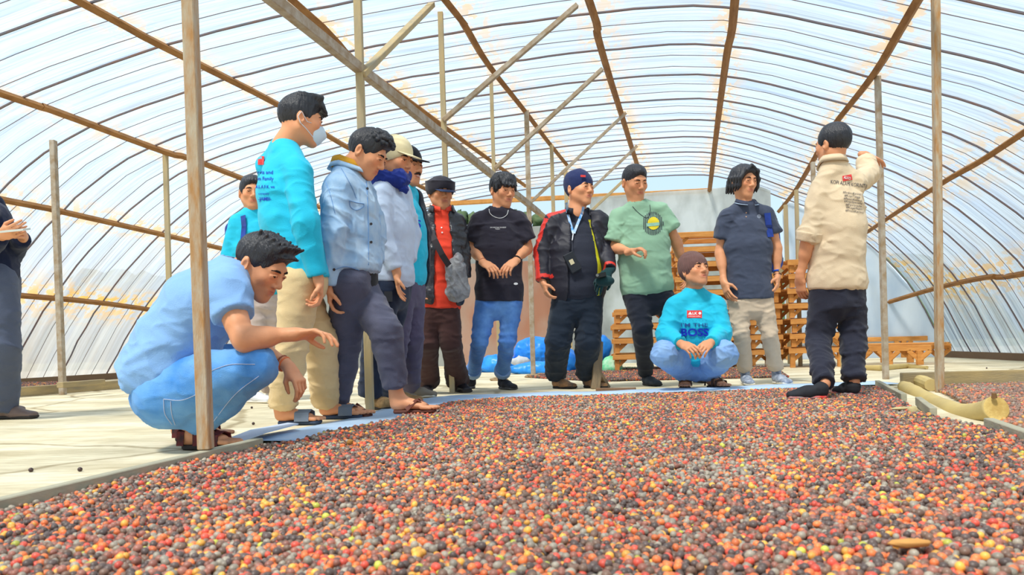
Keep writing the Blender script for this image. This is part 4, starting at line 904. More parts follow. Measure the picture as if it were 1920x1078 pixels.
def body(p, H, tone=1.0, stub=0, fat=0, tw=1.0, bend=(0, 0, 0), bareA='f', bareB='f', hands=(), feet=(), wide=1.0, nose=1.0, mo=0.0, headdetail=True, depth=1.0, neckr=.052):
    """one continuous figure: head, neck, trunk, limbs, hands (and feet where they show)"""
    st = torso_st(p, fat * .7, tw, depth, bend); j = p.j; nb = j['nk']
    core = st_prims(st, -.012)
    for a in 'AB':
        core += [S_(lerp(nb, j['s' + a], .25), j['s' + a], .045, .052, .03), S_(j['s' + a], j['e' + a], .044, .036, .02), S_(j['h' + a], j['k' + a], .075, .05, .02), S_(j['k' + a], j['a' + a], .05, .034, .02)]
    ch = [(core, .016)]
    neck = [S_(nb + (0, 0, -.02), H.w((0, -.022, -.05)), neckr + .006, neckr, .03), S_(lerp(nb, j['sA'], .5), lerp(nb, j['sB'], .5), .045, k=.04)]
    ch.append((head_prims(H, wide, nose, mo) + neck, p.vx))
    for a, bare in (('A', bareA), ('B', bareB)):
        s_, e_, w_ = j['s' + a], j['e' + a], j['w' + a]; P = []
        hp = [x for x in hands if x[0] == a]
        if bare == 'n': continue
        if bare == 'f': P += [S_(s_, e_, .045, .037, .02), S_(lerp(s_, e_, .25), lerp(s_, e_, .65), .046, .040, .03)]
        P += [S_(lerp(s_, e_, .9) if bare == 'f' else lerp(e_, w_, .55), w_, .037 if bare == 'f' else .031, .0235, .02)]
        if bare == 'f': P += [S_(lerp(e_, w_, .12), lerp(e_, w_, .45), .041, .034, .03)]
        if hp:
            _, tip, n_, ts, kw = hp[0]; P += hand_prims(w_, tip, n_, ts, k=p.sc, **kw)
        ch.append((P, p.vx))
    for fp, an, kn in feet: ch.append((fp + [S_(lerp(an, kn, .35), an, .042, .036, .02)], .0048))
    hc_ = head_col(H, stub, tone)
    return sdf('body', None, None, M_skin, p.rt, chunks=ch, col=lambda V, N: np.where((np.linalg.norm(V - H.c, axis=1) < .16)[:, None], hc_(V), SK * tone * (1 - .05 * (vnoise(V, 30, 2) > .3)[:, None])))
def pants(p, m, st, top=.11, knee=.078, hem=.066, seed=1, amp=.006, flare=0, h=.0108, col=None, hemA=0.0, hemB=0.0, amp2=None, crotch=True, f=(7, 7, 20)):
    j = p.j; hc = (j['hA'] + j['hB']) / 2; P = []
    a0, a1 = st[0], st[1]; P += [S_(a0[0], lerp(a0[0], a1[0], 1.0), a0[1] * .97, a1[1] * .97, .03, side=a0[3], d0=a0[2] * .98, d1=a1[2] * .97, f1=True)]
    for a, ex in (('A', hemA), ('B', hemB)):
        k_ = j['k' + a]; an = j['a' + a]; an = an + nrm(an - k_) * ex
        P += [S_(lerp(hc, j['h' + a], .95), lerp(j['h' + a], k_, .5), top, top * .4 + knee * .6 + .003, .025), S_(lerp(j['h' + a], k_, .5), k_, top * .4 + knee * .6 + .003, knee, .01), S_(k_, lerp(k_, an, .35), knee, knee * .96, .01), S_(lerp(k_, an, .35), an, knee * .96, hem + flare, .01, f1=True)]
    jt = [j['kA'], j['kB'], hc, j['aA'] + (0, 0, .05), j['aB'] + (0, 0, .05)]
    return sdf('trousers', P, h, m, p.rt, disp=folds(amp, f, seed, jt, .15), col=col)
def top(p, m, st, name='shirt', inf=.016, hem=None, slA=1.0, slB=1.0, r=(.068, .058, .046), seed=1, amp=.005, h=.0092, col=None, extra=(), collar=True, f=(8, 8, 11), cut=None, neck=.060, flareS=0.0, up=.05):
    """slA/B: 0..1 upper arm, 1..2 down to the wrist"""
    j = p.j; st = list(st)
    if hem is not None:
        a, b = st[0], st[1]; d = a[0] - b[0]; st[0] = (b[0] + d * hem, a[1], a[2], a[3])
    P = st_prims(st, inf, flat0=True); nb = j['nk']
    tp_ = st[-1]; P += [S_(tp_[0], nb + (0, 0, -.02), .085, neck, .05, side=tp_[3], d0=.075, d1=neck)]
    for a, sl in (('A', slA), ('B', slB)):
        s_, e_, w_ = j['s' + a], j['e' + a], j['w' + a]
        P += [S_(lerp(nb, s_, .25) - (0, 0, .006), lerp(s_, nb, .12) - (0, 0, .004), .058, r[0] - .004, .04)]
        if sl <= 1: P += [S_(s_, lerp(s_, e_, sl), r[0], r[1] + flareS, .02, f1=True)]
        else: P += [S_(s_, e_, r[0], r[1], .02), S_(e_, lerp(e_, w_, sl - 1), r[1], r[2], .02, f1=True)]
    P += list(extra)
    jt = [j['eA'], j['eB'], st[1][0], j['sA'] - (0, 0, .06), j['sB'] - (0, 0, .06)]
    P += [S_(nb + (0, 0, -.02), nb + (nb - tp_[0]) * .8 + (0, 0, up), neck - .012, neck - .014, .006, sub=True)] if collar else []
    return sdf(name, P, h, m, p.rt, disp=folds(amp, f, seed, jt, .15), col=col, cut=cut)
def collar_ring(p, H, m, r=.068, h_=.028, open_=None, name='collar', tilt=.0, fdir=None, dz=.0):
    nb = p['nk'] + (0, 0, dz + .016); f = nrm((H.R[:, 1] * (1, 1, 0)) if fdir is None else fdir); s = np.array((f[1], -f[0], 0)); V = []; Fc = []; n = 22; op = .28 if open_ is None else open_
    for i in range(n + 1):
        a = math.pi / 2 + op + (2 * math.pi - 2 * op) * i / n; d = s * math.cos(a) + f * math.sin(a); dn = max(0, math.sin(a)) * .035
        b = nb + d * r * (1 + .15 * max(0, math.sin(a))) - np.array((0, 0, dn)); 
        for q in (b + d * .014 - (0, 0, h_ * .6), b - d * .002 + (0, 0, h_), b - d * .008 + (0, 0, h_ * .9), b - (0, 0, h_ * .4)): V.append(q)
        if i:
            k = (i - 1) * 4
            for q in range(4): Fc.append([k + q, k + (q + 1) % 4, k + 4 + (q + 1) % 4, k + 4 + q])
    Fc.append([0, 1, 2, 3]); k = n * 4; Fc.append([k + 3, k + 2, k + 1, k])
    return mesh_obj(name, V, Fc, m, p.rt, smooth=True)
def caston(o, px, py, off=.003, maxd=20):
    dg = None
    if 'bvh' not in CAST or CAST['bvh'][0] != o.name:
        me = o.data; loc = Vector(o['o']); CAST['bvh'] = (o.name, BVHTree.FromPolygons([v.co + loc for v in me.vertices], [tuple(q.vertices) for q in me.polygons]))
    org = Vector((0, 0, EYE)); d = (Vector(J(px, py, 1.0)) - org).normalized(); hit = CAST['bvh'][1].ray_cast(org, d, maxd)
    if hit[0] is None: return None, None
    n_ = hit[1] if hit[1].dot(d) < 0 else -hit[1]; n_ = (n_ - d * .6).normalized(); return np.array(hit[0] + n_ * off), np.array(n_)
CAST = {}
def decal(name, o, polys, m, off=.0025):
    """polys: list of (verts px, faces); lays printed shapes on the cloth surface"""
    V = []; Fc = []
    for vv, ff in polys:
        hits = [caston(o, x, y, off)[0] for x, y in vv]; ok = [h is not None for h in hits]; k = len(V); V += [h if h is not None else np.zeros(3) for h in hits]
        Fc += [[i + k for i in f] for f in ff if all(ok[i] for i in f)]
    used = sorted({i for f in Fc for i in f}); mp = {a: b for b, a in enumerate(used)}
    if not Fc: return None
    V = np.array(V)[used]; Fc = [[mp[i] for i in f] for f in Fc]
    return mesh_obj(name, V, Fc, m, o)
def px_grid(c0, c1, c2, c3, nu=6, nv=4):
    V = []; Fc = []
    for j in range(nv + 1):
        for i in range(nu + 1):
            u, v = i / nu, j / nv; a = lerp(c0, c1, u); b = lerp(c3, c2, u); V.append(tuple(lerp(a, b, v)))
    for j in range(nv):
        for i in range(nu): a = j * (nu + 1) + i; Fc.append([a, a + nu + 1, a + nu + 2, a + 1])
    return V, Fc
def px_disc(cx, cy, rx, ry, n=20, r0=0.0):
    V = []; Fc = []; rings = [r0, (r0 + 1) / 2, 1]
    for r_ in rings:
        for i in range(n): a = 2 * math.pi * i / n; V.append((cx + rx * r_ * math.cos(a), cy + ry * r_ * math.sin(a)))
    for k in range(2):
        for i in range(n): Fc.append([k * n + i, (k + 1) * n + i, (k + 1) * n + (i + 1) % n, k * n + (i + 1) % n][::-1])
    return V, Fc
def px_text(txt, cx, cy, hgt, width=None, ang=0.0, bold=0.0, shear=0.0, sub=1, vert=1.0, skx=0.0):
    """outline of a line of lettering centred at a pixel"""
    cu = bpy.data.curves.new('t', 'FONT'); cu.body = txt; cu.align_x = 'CENTER'; cu.align_y = 'CENTER'; cu.offset = bold; cu.shear = shear; cu.resolution_u = 3
    o = bpy.data.objects.new('t', cu); COL.objects.link(o); dg = bpy.context.evaluated_depsgraph_get(); dg.update(); me = bpy.data.meshes.new_from_object(o.evaluated_get(dg))
    bm = bmesh.new(); bm.from_mesh(me)
    if sub: bmesh.ops.triangulate(bm, faces=bm.faces[:]); 
    for _ in range(sub): bmesh.ops.subdivide_edges(bm, edges=[e for e in bm.edges if e.calc_length() > .22], cuts=1)
    bmesh.ops.triangulate(bm, faces=bm.faces[:])
    V = np.array([v.co[:2] for v in bm.verts]); Fc = [[v.index for v in f.verts] for f in bm.faces]; bm.free(); bpy.data.objects.remove(o); bpy.data.curves.remove(cu); bpy.data.meshes.remove(me)
    if not len(V): return [], []
    lo, hi = V.min(0), V.max(0); V = V - (lo + hi) / 2; V = V * (hgt / .72); 
    if width: V[:, 0] *= width / ((hi[0] - lo[0]) * hgt / .72)
    c, s = math.cos(ang), math.sin(ang); X = V[:, 0] * c + V[:, 1] * s; Y = V[:, 0] * s * -1 + V[:, 1] * c
    X += skx * Y
    return [(cx + x, cy - y * vert) for x, y in zip(X, Y)], Fc
M_ink = mat('blue_print', (28, 60, 190), .7); M_inkd = mat('dark_print', (60, 62, 74), .7); M_red = mat('red_print', (222, 66, 66), .7); M_wp = mat('white_print', (236, 238, 240), .7)
def feetset(p, A, B):       # A, B: (heel px, py, z, dir) -> ankles
    for a, (px, py, z, d) in (('A', A), ('B', B)):
        h = G(px, py, z); d = nrm(np.array(d, float)); p.j['f' + a] = h; p.j['d' + a] = d; p.j['a' + a] = h + d * .035 + np.array((0, 0, .085 + (.022 if p.sc > 1.05 else 0)))
    m = (p.j['fA'] + p.j['fB']) / 2; p.build_root(np.array((m[0], m[1], min(p.j['fA'][2], p.j['fB'][2]))))
def P_(px, py, D): return J(px, py, D)
CY = (38, 192, 226)
WHICH = globals().get('WHICH', None)
def on(n): return WHICH is None or n in WHICH
# ---- crouching man, blue shirt (right in front)
if on('crouch'):
    p = Person(3.15, 'man crouching behind the front post in a light blue shirt and jeans', nk=(436, 508), sA=(424, 535, -.16), sB=(432, 528, .20), eA=(456, 640, -.24), wA=(553, 627, -.20), eB=(452, 632, .26), wB=(541, 688, .16), hA=(316, 728, -.10), hB=(322, 720, .12), kA=(480, 688, -.20), kB=(476, 672, .22))
    feetset(p, (338, 843, .0, (1, -.18, 0)), (322, 828, .0, (1, .12, 0))); j = p.j
    j['aA'] = j['fA'] + np.array((.05, 0, .10)); j['aB'] = j['fB'] + np.array((.05, 0, .10))
    H = Head(J(488, 498, 3.15), (.80, -.22, -.52), roll=0, k=1.08)
    st = [(J(312, 724, 3.15), .16, .115, np.array((.1, -1, 0))), (J(315, 690, 3.15), .17, .135, np.array((.1, -1, 0))), (J(345, 625, 3.15), .165, .125, np.array((.1, -1, 0))), (J(385, 570, 3.15), .18, .125, np.array((.1, -1, 0))), (J(402, 556, 3.15), .16, .095, np.array((.1, -1, 0)))]
    _ts = torso_st; torso_st = lambda *a, **k: st
    fA = shoe(p.rt, j['aA'], j['fA'], j['dA'], 'sport', (mat('black_red_strap', (52, 42, 44), .8, col2=(120, 46, 44), vscale=30), M_dsole)); fB = shoe(p.rt, j['aB'], j['fB'], j['dB'], 'sport', (MATS['black_red_strap'], M_dsole))
    body(p, H, stub=.3, hands=[('A', J(628, 619, 2.95), (0, -.2, -1), (.2, 1, .3), dict(curl=.42, spread=.10)), ('B', J(590, 752, 3.25), (-.3, .2, -1), (.3, -1, .1), dict(curl=.60, pinch=True))], feet=[(fA, j['aA'], j['kA']), (fB, j['aB'], j['kB'])], bareA='f', bareB='f', neckr=.060)
    torso_st = _ts
    shm = cloth('light_blue_shirt', (136, 180, 232), var=.08)
    dn = cloth('blue_jeans', (66, 140, 220), col2=(118, 178, 236), vscale=5, bump=.5, bscale=400)
    # trousers of a squatting figure
    hc = (j['hA'] + j['hB']) / 2; P = [E_(J(326, 738, 3.15), (.14, .18, .12), np.eye(3), .04)]
    for a in 'AB': P += [S_(lerp(hc, j['h' + a], .9) + (0.02, 0, -.02), lerp(j['h' + a], j['k' + a], .5), .125, .100, .04), S_(lerp(j['h' + a], j['k' + a], .5), j['k' + a], .100, .070, .03), S_(j['k' + a], lerp(j['k' + a], j['a' + a], .93), .070, .072, .03, f1=True), S_(lerp(j['k' + a], j['a' + a], .5), lerp(j['k' + a], j['a' + a], .75), .076, .072, .02)]
    P.append(E_(J(326, 746, 3.15), (.135, .185, .115), np.eye(3), .04)); tr = sdf('trousers', P, .007, dn, p.rt, disp=folds(.006, (9, 9, 13), 4, [j['kA'], j['kB'], hc, j['aA']], .2))
    bk = [caston(tr, *q)[0] for q in ((264, 738), (270, 750), (283, 757))]
    v, f = strap([J(262, 731, 3.0), J(272, 752, 2.98), J(284, 760, 2.975)], [(-.3, -1, 0)] * 3, .035, .006); mesh_obj('belt_patch', v, f, mat('tan_leather', (196, 140, 78), .6), p.rt)
    stitch = mat('pale_stitching', (186, 200, 226), .8)
    for pts in (((307, 748), (340, 750), (372, 738)), ((307, 748), (309, 775), (322, 795)), ((320, 752), (322, 776), (328, 796)), ((384, 700), (430, 684), (478, 683)), ((400, 790), (440, 740), (485, 705))):
        q = [caston(tr, a, b, .002)[0] for a, b in catmull(np.array(pts, float), 6)]; q = [x for x in q if x is not None]
        if len(q) > 3: v, f = tube(q, .0014, 4); mesh_obj('stitching', v, f, stitch, tr)
    P = st_prims(st[1:], .020)
    P += [S_(J(275, 712, 3.15), J(318, 655, 3.15), .175, .175, .04, side=(.1, -1, 0), d0=.130, d1=.135, f0=True), S_(J(262, 722, 3.15), J(300, 690, 3.15), .165, .165, .03, side=(.1, -1, 0), d0=.045, d1=.06, f0=True), S_(st[-1][0], j['nk'] + (-.01, 0, -.01), .12, .078, .05)]
    for a in 'AB': P += [S_(lerp(j['nk'], j['s' + a], .4), j['s' + a], .075, .082, .04), S_(j['s' + a], lerp(j['s' + a], j['e' + a], .50), .080, .074, .03, f1=True)]
    P += [S_(j['nk'] + (.01, 0, .01), j['nk'] + (.07, 0, .10), .060, .058, .006, sub=True)]
    sh = sdf('shirt', P, .007, shm, p.rt, disp=folds(.006, (8, 8, 9), 9, [lerp(j['sA'], j['eA'], .4), st[1][0], st[2][0], st[1][0] + (.1, -.1, 0)], .2))
    collar_ring(p, H, shm, .078, .024, tilt=.3, fdir=(1, -.2, 0))
    hair(H, p.rt, 'spiky', 3); face_bits(H, p.rt, .6)
    w0 = lerp(j['wB'], j['eB'], .12); ax = nrm(j['wB'] - j['eB']); s1 = nrm(np.cross(ax, (0, 0, 1))); u1 = np.cross(ax, s1)
    for k_, mm in ((-.006, 'brown_bracelet'), (.008, 'orange_bracelet')):
        v, f = tube([w0 + ax * k_ + (s1 * math.cos(a) + u1 * math.sin(a)) * .031 for a in np.linspace(0, 2 * math.pi, 17)[:-1]], .0045, 5, True); mesh_obj('bracelet', v, f, mat(mm, (150, 76, 50) if 'brown' in mm else (226, 120, 70), .5), p.rt)
# ---- masked man, cyan long-sleeved shirt
def side(f): f = nrm(f); return np.array((f[1], -f[0], 0))
if on('masked'):
    f = nrm((.86, .50, 0)); D = 4.0
    p = Person(D, 'tall man in a turquoise long-sleeved shirt with a white face mask, seen from behind', nk=(533, 268), sA=(560, 313, -.14), sB=(503, 305, .17), eA=(573, 420, -.20), wA=(597, 524, -.16), eB=(530, 415, .24), wB=(588, 470, .30), hA=(562, 528, -.09), hB=(552, 524, .10), kA=(548, 648, -.07), kB=(603, 640, .16))
    feetset(p, (517, 797, .0, (1, -.12, 0)), (600, 786, .0, (1, -.10, 0))); j = p.j
    H = Head(J(563, 226, D), (.88, .42, -.12), k=1.06)
    st = [(J(566, 530, D), .165, .125, -side(f)), (J(556, 480, D), .160, .122, -side(f)), (J(539, 410, D), .160, .122, -side(f)), (J(531, 360, D), .158, .112, -side(f)), (J(531, 328, D), .150, .09, -side(f))]
    _ts = torso_st; torso_st = lambda *a, **k: st
    fs = [shoe(p.rt, j['aA'], j['fA'], j['dA'], 'slide', (mat('grey_slide_strap', (112, 124, 140), .8, .2, 200), mat('navy_slide_sole', (58, 74, 100), .7))), shoe(p.rt, j['aB'], j['fB'], j['dB'], 'slide', (MATS['grey_slide_strap'], MATS['navy_slide_sole']))]
    body(p, H, hands=[('A', J(603, 566, D - .14), (-.5, -.2, -.1), (1, 0, .2), dict(curl=.75))], bareA='h', bareB='n', feet=[(fs[0], j['aA'], j['kA']), (fs[1], j['aB'], j['kB'])], neckr=.058, stub=.0)
    torso_st = _ts
    tan = cloth('beige_chinos', (228, 200, 150), var=.10); tr = pants(p, tan, st, .100, .080, .072, seed=3, amp=.008, hemA=-.02, hemB=-.0)
    cyan = cloth('turquoise_jersey', CY, rough=.7, var=.06, sheen=.1)
    sh = top(p, cyan, st, inf=.010, hem=1.0, slA=1.93, slB=1.9, r=(.068, .062, .046), seed=12, amp=.006, h=.007, f=(6, 6, 10))
    hair(H, p.rt, 'quiff', 5); face_bits(H, p.rt, .8)
    w_ = H.w; mk = mat('surgical_mask', (206, 226, 240), .7)
    P = [E_(w_((0, .064, -.055)), (.050 * H.k, .052 * H.k, .056 * H.k), H.R, .02), S_(w_((0, .10, -.022)), w_((0, .112, -.050)), .014, .018, .02), E_(w_((0, -.02, -.05)), (.09, .06, .12), H.R, .008, True), S_(w_((-.08, .08, .022)), w_((.08, .08, .022)), .034, .034, .01, sub=True)]
    sdf('face_mask', P, .004, mk, p.rt)
    for sx in (-1, 1):
        for z in (-.018, -.085): v, f_ = tube([w_((sx * .052, .062, z)), w_((sx * .074, .02, -.020 if z > -.05 else -.055)), w_((sx * .086, -.012, .018 if z > -.05 else -.036)), w_((sx * .086, -.026, -.008))], .0016, 5); mesh_obj('ear_loop', v, f_, mk, p.rt)
    decal('red_logo', sh, [px_grid((484, 293), (496, 293), (495, 309), (484, 309), 3, 3)], M_red)
    T = []
    for t, x, y, h_, wd in (('Servis and', 493, 323, 7, 38), ('Alam Family', 493, 336, 7, 40), ('I.A.L.A.F.K. we', 496, 350, 6, 38), ('company', 495, 364, 4, 20), ('-JAMBI-', 497, 374, 7, 24)):
        T.append(px_text(t, x, y, h_, wd, 0, .01, skx=0, sub=0))
    decal('back_print', sh, T, M_ink)
    decal('sandal_print', tr, [], M_wp)
# ---- man in the denim jacket
if on('denim'):
    D = 4.2; f = nrm((.95, -.25, 0))
    p = Person(D, 'curly-haired man in a pale denim jacket with a mustard collar, looking down', nk=(650, 312), sA=(635, 345, -.15), sB=(672, 338, .17), eA=(622, 440, -.20), wA=(618, 536, -.14), eB=(700, 430, .20), wB=(704, 500, .16), hA=(655, 532, -.09), hB=(664, 530, .08), kA=(648, 648, .10), kB=(724, 622, -.10))
    feetset(p, (622, 783, .0, (.95, -.3, 0)), (733, 776, .035, (.98, -.18, 0))); j = p.j
    H = Head(J(688, 287, D), (.84, -.16, -.52), k=1.06)
    st = [(J(662, 528, D), .165, .120, -side(f)), (J(662, 490, D), .155, .118, -side(f)), (J(660, 435, D), .155, .120, -side(f)), (J(656, 392, D), .158, .118, -side(f)), (J(653, 366, D), .150, .10, -side(f))]
    _ts = torso_st; torso_st = lambda *a, **k: st
    dsl = mat('brown_sandal_strap', (112, 64, 52), .6); fs = [shoe(p.rt, j['aA'], j['fA'], j['dA'], 'flip', (dsl, mat('brown_sandal_sole', (96, 56, 46), .7))), shoe(p.rt, j['aB'], j['fB'], j['dB'], 'flip', (dsl, MATS['brown_sandal_sole']))]
    body(p, H, hands=[('A', J(619, 580, D - .12), (1, .2, 0), (0, -1, 0), dict(curl=.55))], bareA='h', bareB='n', feet=[(fs[0], j['aA'], j['kA']), (fs[1], j['aB'], j['kB'])], neckr=.056, stub=.25)
    torso_st = _ts
    gr = cloth('slate_grey_trousers', (86, 88, 108), var=.14); pants(p, gr, st, .104, .080, .064, seed=6, amp=.007, hemA=-.01, hemB=-.06)
    P = [S_(J(660, 500, D), J(664, 528, D), .15, .15, .03, side=-side(f), d0=.12, d1=.12)]; sdf('undershirt', P, .009, cloth('black_undershirt', (26, 28, 34)), p.rt)
    dj = cloth('pale_denim', (188, 216, 242), col2=(156, 194, 232), vscale=12, bump=.5, bscale=500)
    bx = J(700, 470, D)
    sh = top(p, dj, st, name='denim_jacket', inf=.016, hem=.45, slA=1.96, slB=1.9, r=(.074, .066, .052), seed=22, amp=.009, h=.0072, f=(8, 8, 13))
    col_m = mat('mustard_corduroy', (206, 152, 46), .9, .3, 300); collar_ring(p, H, col_m, .076, .030, fdir=f, dz=.002); collar_ring(p, H, dj, .088, .018, fdir=f, dz=-.018)
    bt = mat('dark_metal_button', (66, 62, 66), .4, metal=.6)
    for q in ((688, 354), (695, 420), (695, 454), (692, 514), (626, 505)):
        c, n_ = caston(sh, *q)
        if c is not None: v, f_ = tube([c, c + n_ * .004], .007, 10); mesh_obj('button', v, f_, bt, sh)
    seam = mat('denim_seam', (112, 154, 204), .9)
    for pts in (((686, 330), (690, 400), (691, 515)), ((655, 376), (668, 380), (682, 382)), ((655, 376), (657, 388), (668, 394), (681, 388), (682, 382)), ((640, 316), (660, 352), (668, 372)), ((626, 506), (650, 500), (690, 512)), ((606, 330), (618, 360), (628, 400))):
        q = [caston(sh, a, b, .002)[0] for a, b in catmull(np.array(pts, float), 6)]; q = [x for x in q if x is not None]
        if len(q) > 3: v, f_ = tube(q, .002, 4); mesh_obj('seam', v, f_, seam, sh)
    hair(H, p.rt, 'curly', 8); face_bits(H, p.rt, .4)
def cap(H, rt, m, m2, style='ball', name='cap'):
    w, R, k = H.w, H.R, H.k
    P = [skull(H, .017, c=(0, -.012, .040))] if style == 'ball' else [E_(w((0, -.008, .040)), (.098 * k, .116 * k, .078 * k), R, .02), S_(w((0, -.01, .040)), w((0, -.008, .080)), .096 * k, .104 * k, .02, side=R[:, 0], d0=.116 * k, d1=.122 * k, f1=True)]
    P += [S_(w((0, -.03, -.11)), w((0, .09, -.085)), .110 * k, .11 * k, .008, sub=True)]
    o = sdf(name, P, .0045, m, rt, disp=lambda V, N: vnoise(V, 22, 4) * .002)
    B = [S_(w((0, .055, .042 if style == 'ball' else .020)), w((0, .142 if style == 'ball' else .168, .022 if style == 'ball' else -.006)), .070 * k, .055 * k, .02, side=R[:, 0], d0=.0055 * k)]
    sdf('cap_peak', B, .004, m2, o, disp=lambda V, N: 0 * V[:, 0]); return o
# ---- man in cream cap, grey-blue shirt, navy scarf
if on('cream'):
    D = 4.95; f = nrm((.9, -.4, 0))
    p = Person(D, 'man in a cream baseball cap and pale blue shirt, navy hood round neck', nk=(728, 332), sA=(708, 362, -.15), sB=(752, 358, .15), eA=(716, 440, -.20), wA=(744, 512, -.18), eB=(770, 440, .2), wB=(765, 500, .1), hA=(722, 538, -.09), hB=(742, 535, .09), kA=(704, 640, -.1), kB=(726, 640, .12))
    feetset(p, (684, 768, .0, (.95, -.25, 0)), (722, 757, .0, (.95, -.2, 0))); j = p.j
    H = Head(J(741, 300, D), (.84, -.50, -.20), k=1.12)
    for a in 'AB': shoe(p.rt, j['a' + a], j['f' + a], j['d' + a], 'sneaker', (mat('tan_sneaker', (172, 140, 96), .8, .3, 90, col2=(120, 92, 62), vscale=30), M_dsole, mat('cream_lace', (220, 206, 180), .8)), L=.29)
    body(p, H, hands=[('A', J(747, 550, D - .16), (1, 0, 0), (.2, -1, 0), dict(curl=.25))], bareA='h', bareB='n', stub=.3, tw=1.08)
    st = torso_st(p, .01, 1.08); pants(p, cloth('dark_navy_trousers', (36, 46, 68)), st, .105, .080, .074, seed=8)
    top(p, cloth('grey_blue_shirt', (196, 212, 236), var=.08), st, inf=.02, hem=.35, slA=1.9, slB=1.8, r=(.074, .062, .048), seed=31, amp=.007)
    nb = j['nk']; pts = [nb + np.array((math.cos(a) * .100, math.sin(a) * .100, -.012 + .022 * math.sin(a * 2 + .6))) for a in np.linspace(0, 2 * math.pi, 25)[:-1]]; P = [S_(pts[i], pts[(i + 1) % 24], .033 + .010 * math.sin(i * 1.3), k=.02) for i in range(24)] + [S_(nb + (.08, -.05, -.02), nb + (.11, -.06, -.10), .035, .02, .03), S_(nb + (-.08, -.05, -.01), nb + (-.04, -.09, -.06), .04, .03, .03)]
    sdf('neck_hood', P, .006, cloth('navy_hood', (36, 56, 140)), p.rt, disp=folds(.012, (14, 14, 22), 2, [nb], .3))
    hair(H, p.rt, 'fade', 2); face_bits(H, p.rt, .7); cap(H, p.rt, cloth('cream_cotton', (232, 218, 176), bump=.2), MATS['cream_cotton'])
    b_ = J(728, 545, D - .2); v, f_ = box_v(b_, (.022, 0, 0), (0, .010, 0), (0, 0, .028))
if on('mustache'):
    D = 5.4; f = nrm((.84, -.54, 0))
    p = Person(D, 'smiling man with a moustache in a black cap and open black vest over turquoise', nk=(757, 345), sA=(742, 370, -.14), sB=(776, 366, .14), eA=(735, 440, -.2), wA=(750, 500, -.18), eB=(792, 440, .15), wB=(792, 515, .05), hA=(748, 538, -.09), hB=(768, 536, .09), kA=(744, 632, -.08), kB=(772, 628, .1))
    feetset(p, (722, 752, .0, (.9, -.3, 0)), (760, 746, .0, (.95, -.2, 0))); j = p.j
    H = Head(J(763, 314, D), (.80, -.60, -.04), k=1.12)
    for a in 'AB': shoe(p.rt, j['a' + a], j['f' + a], j['d' + a], 'sneaker', (mat('grey_tan_shoe', (132, 124, 112), .8), M_sole, MATS.get('cream_lace') or mat('cream_lace', (220, 206, 180), .8)))
    body(p, H, bareA='n', bareB='n', stub=.4, tw=1.1, mo=.004)
    st = torso_st(p, .035, 1.08); pants(p, cloth('purple_grey_trousers', (92, 86, 112)), st, .110, .082, .076, seed=9)
    sh = top(p, cloth('turquoise_jersey', CY, rough=.7, var=.06, sheen=.1), st, inf=.008, hem=.25, slA=.8, slB=.8, r=(.06, .056, .046), seed=33, amp=.004)
    blk = cloth('black_vest_cloth', (44, 50, 62), rough=.6); fv = np.array(f); sv = side(f); c0 = st[2][0]
    ct = lambda X, Y, Z: np.minimum(((X - c0[0]) * fv[0] + (Y - c0[1]) * fv[1]) + .01, .115 + .0 * Z - np.abs((X - c0[0]) * sv[0] + (Y - c0[1]) * sv[1] + .0))
    top(p, blk, st, name='vest', inf=.022, hem=.2, slA=1.9, slB=1.97, r=(.072, .062, .048), seed=35, amp=.006, cut=ct)
    hair(H, p.rt, 'fade', 2); face_bits(H, p.rt, .7); cap(H, p.rt, cloth('black_cap_cloth', (34, 36, 44)), MATS['black_cap_cloth'])
    v, f_ = tube([H.w((-.026, .086, -.053)), H.w((-.012, .0985, -.047)), H.w((0, .1015, -.0465)), H.w((.012, .0985, -.047)), H.w((.026, .086, -.053))], [.003, .006, .0055, .006, .003], 6); mesh_obj('moustache', v, f_, M_brow, p.rt)
    v, f_ = tube([H.w((-.014, .0965, -.061)), H.w((0, .1, -.062)), H.w((.014, .0965, -.061))], .0035, 6, flat=.6); mesh_obj('teeth', v, f_, M_teeth, p.rt)
    decal('red_logo', sh, [px_grid((757, 374), (772, 378), (773, 387), (759, 384), 3, 3)], M_red); decal('chest_print', sh, [px_text('BOSS', 768, 420, 15, 42, 0, .02)], M_ink)
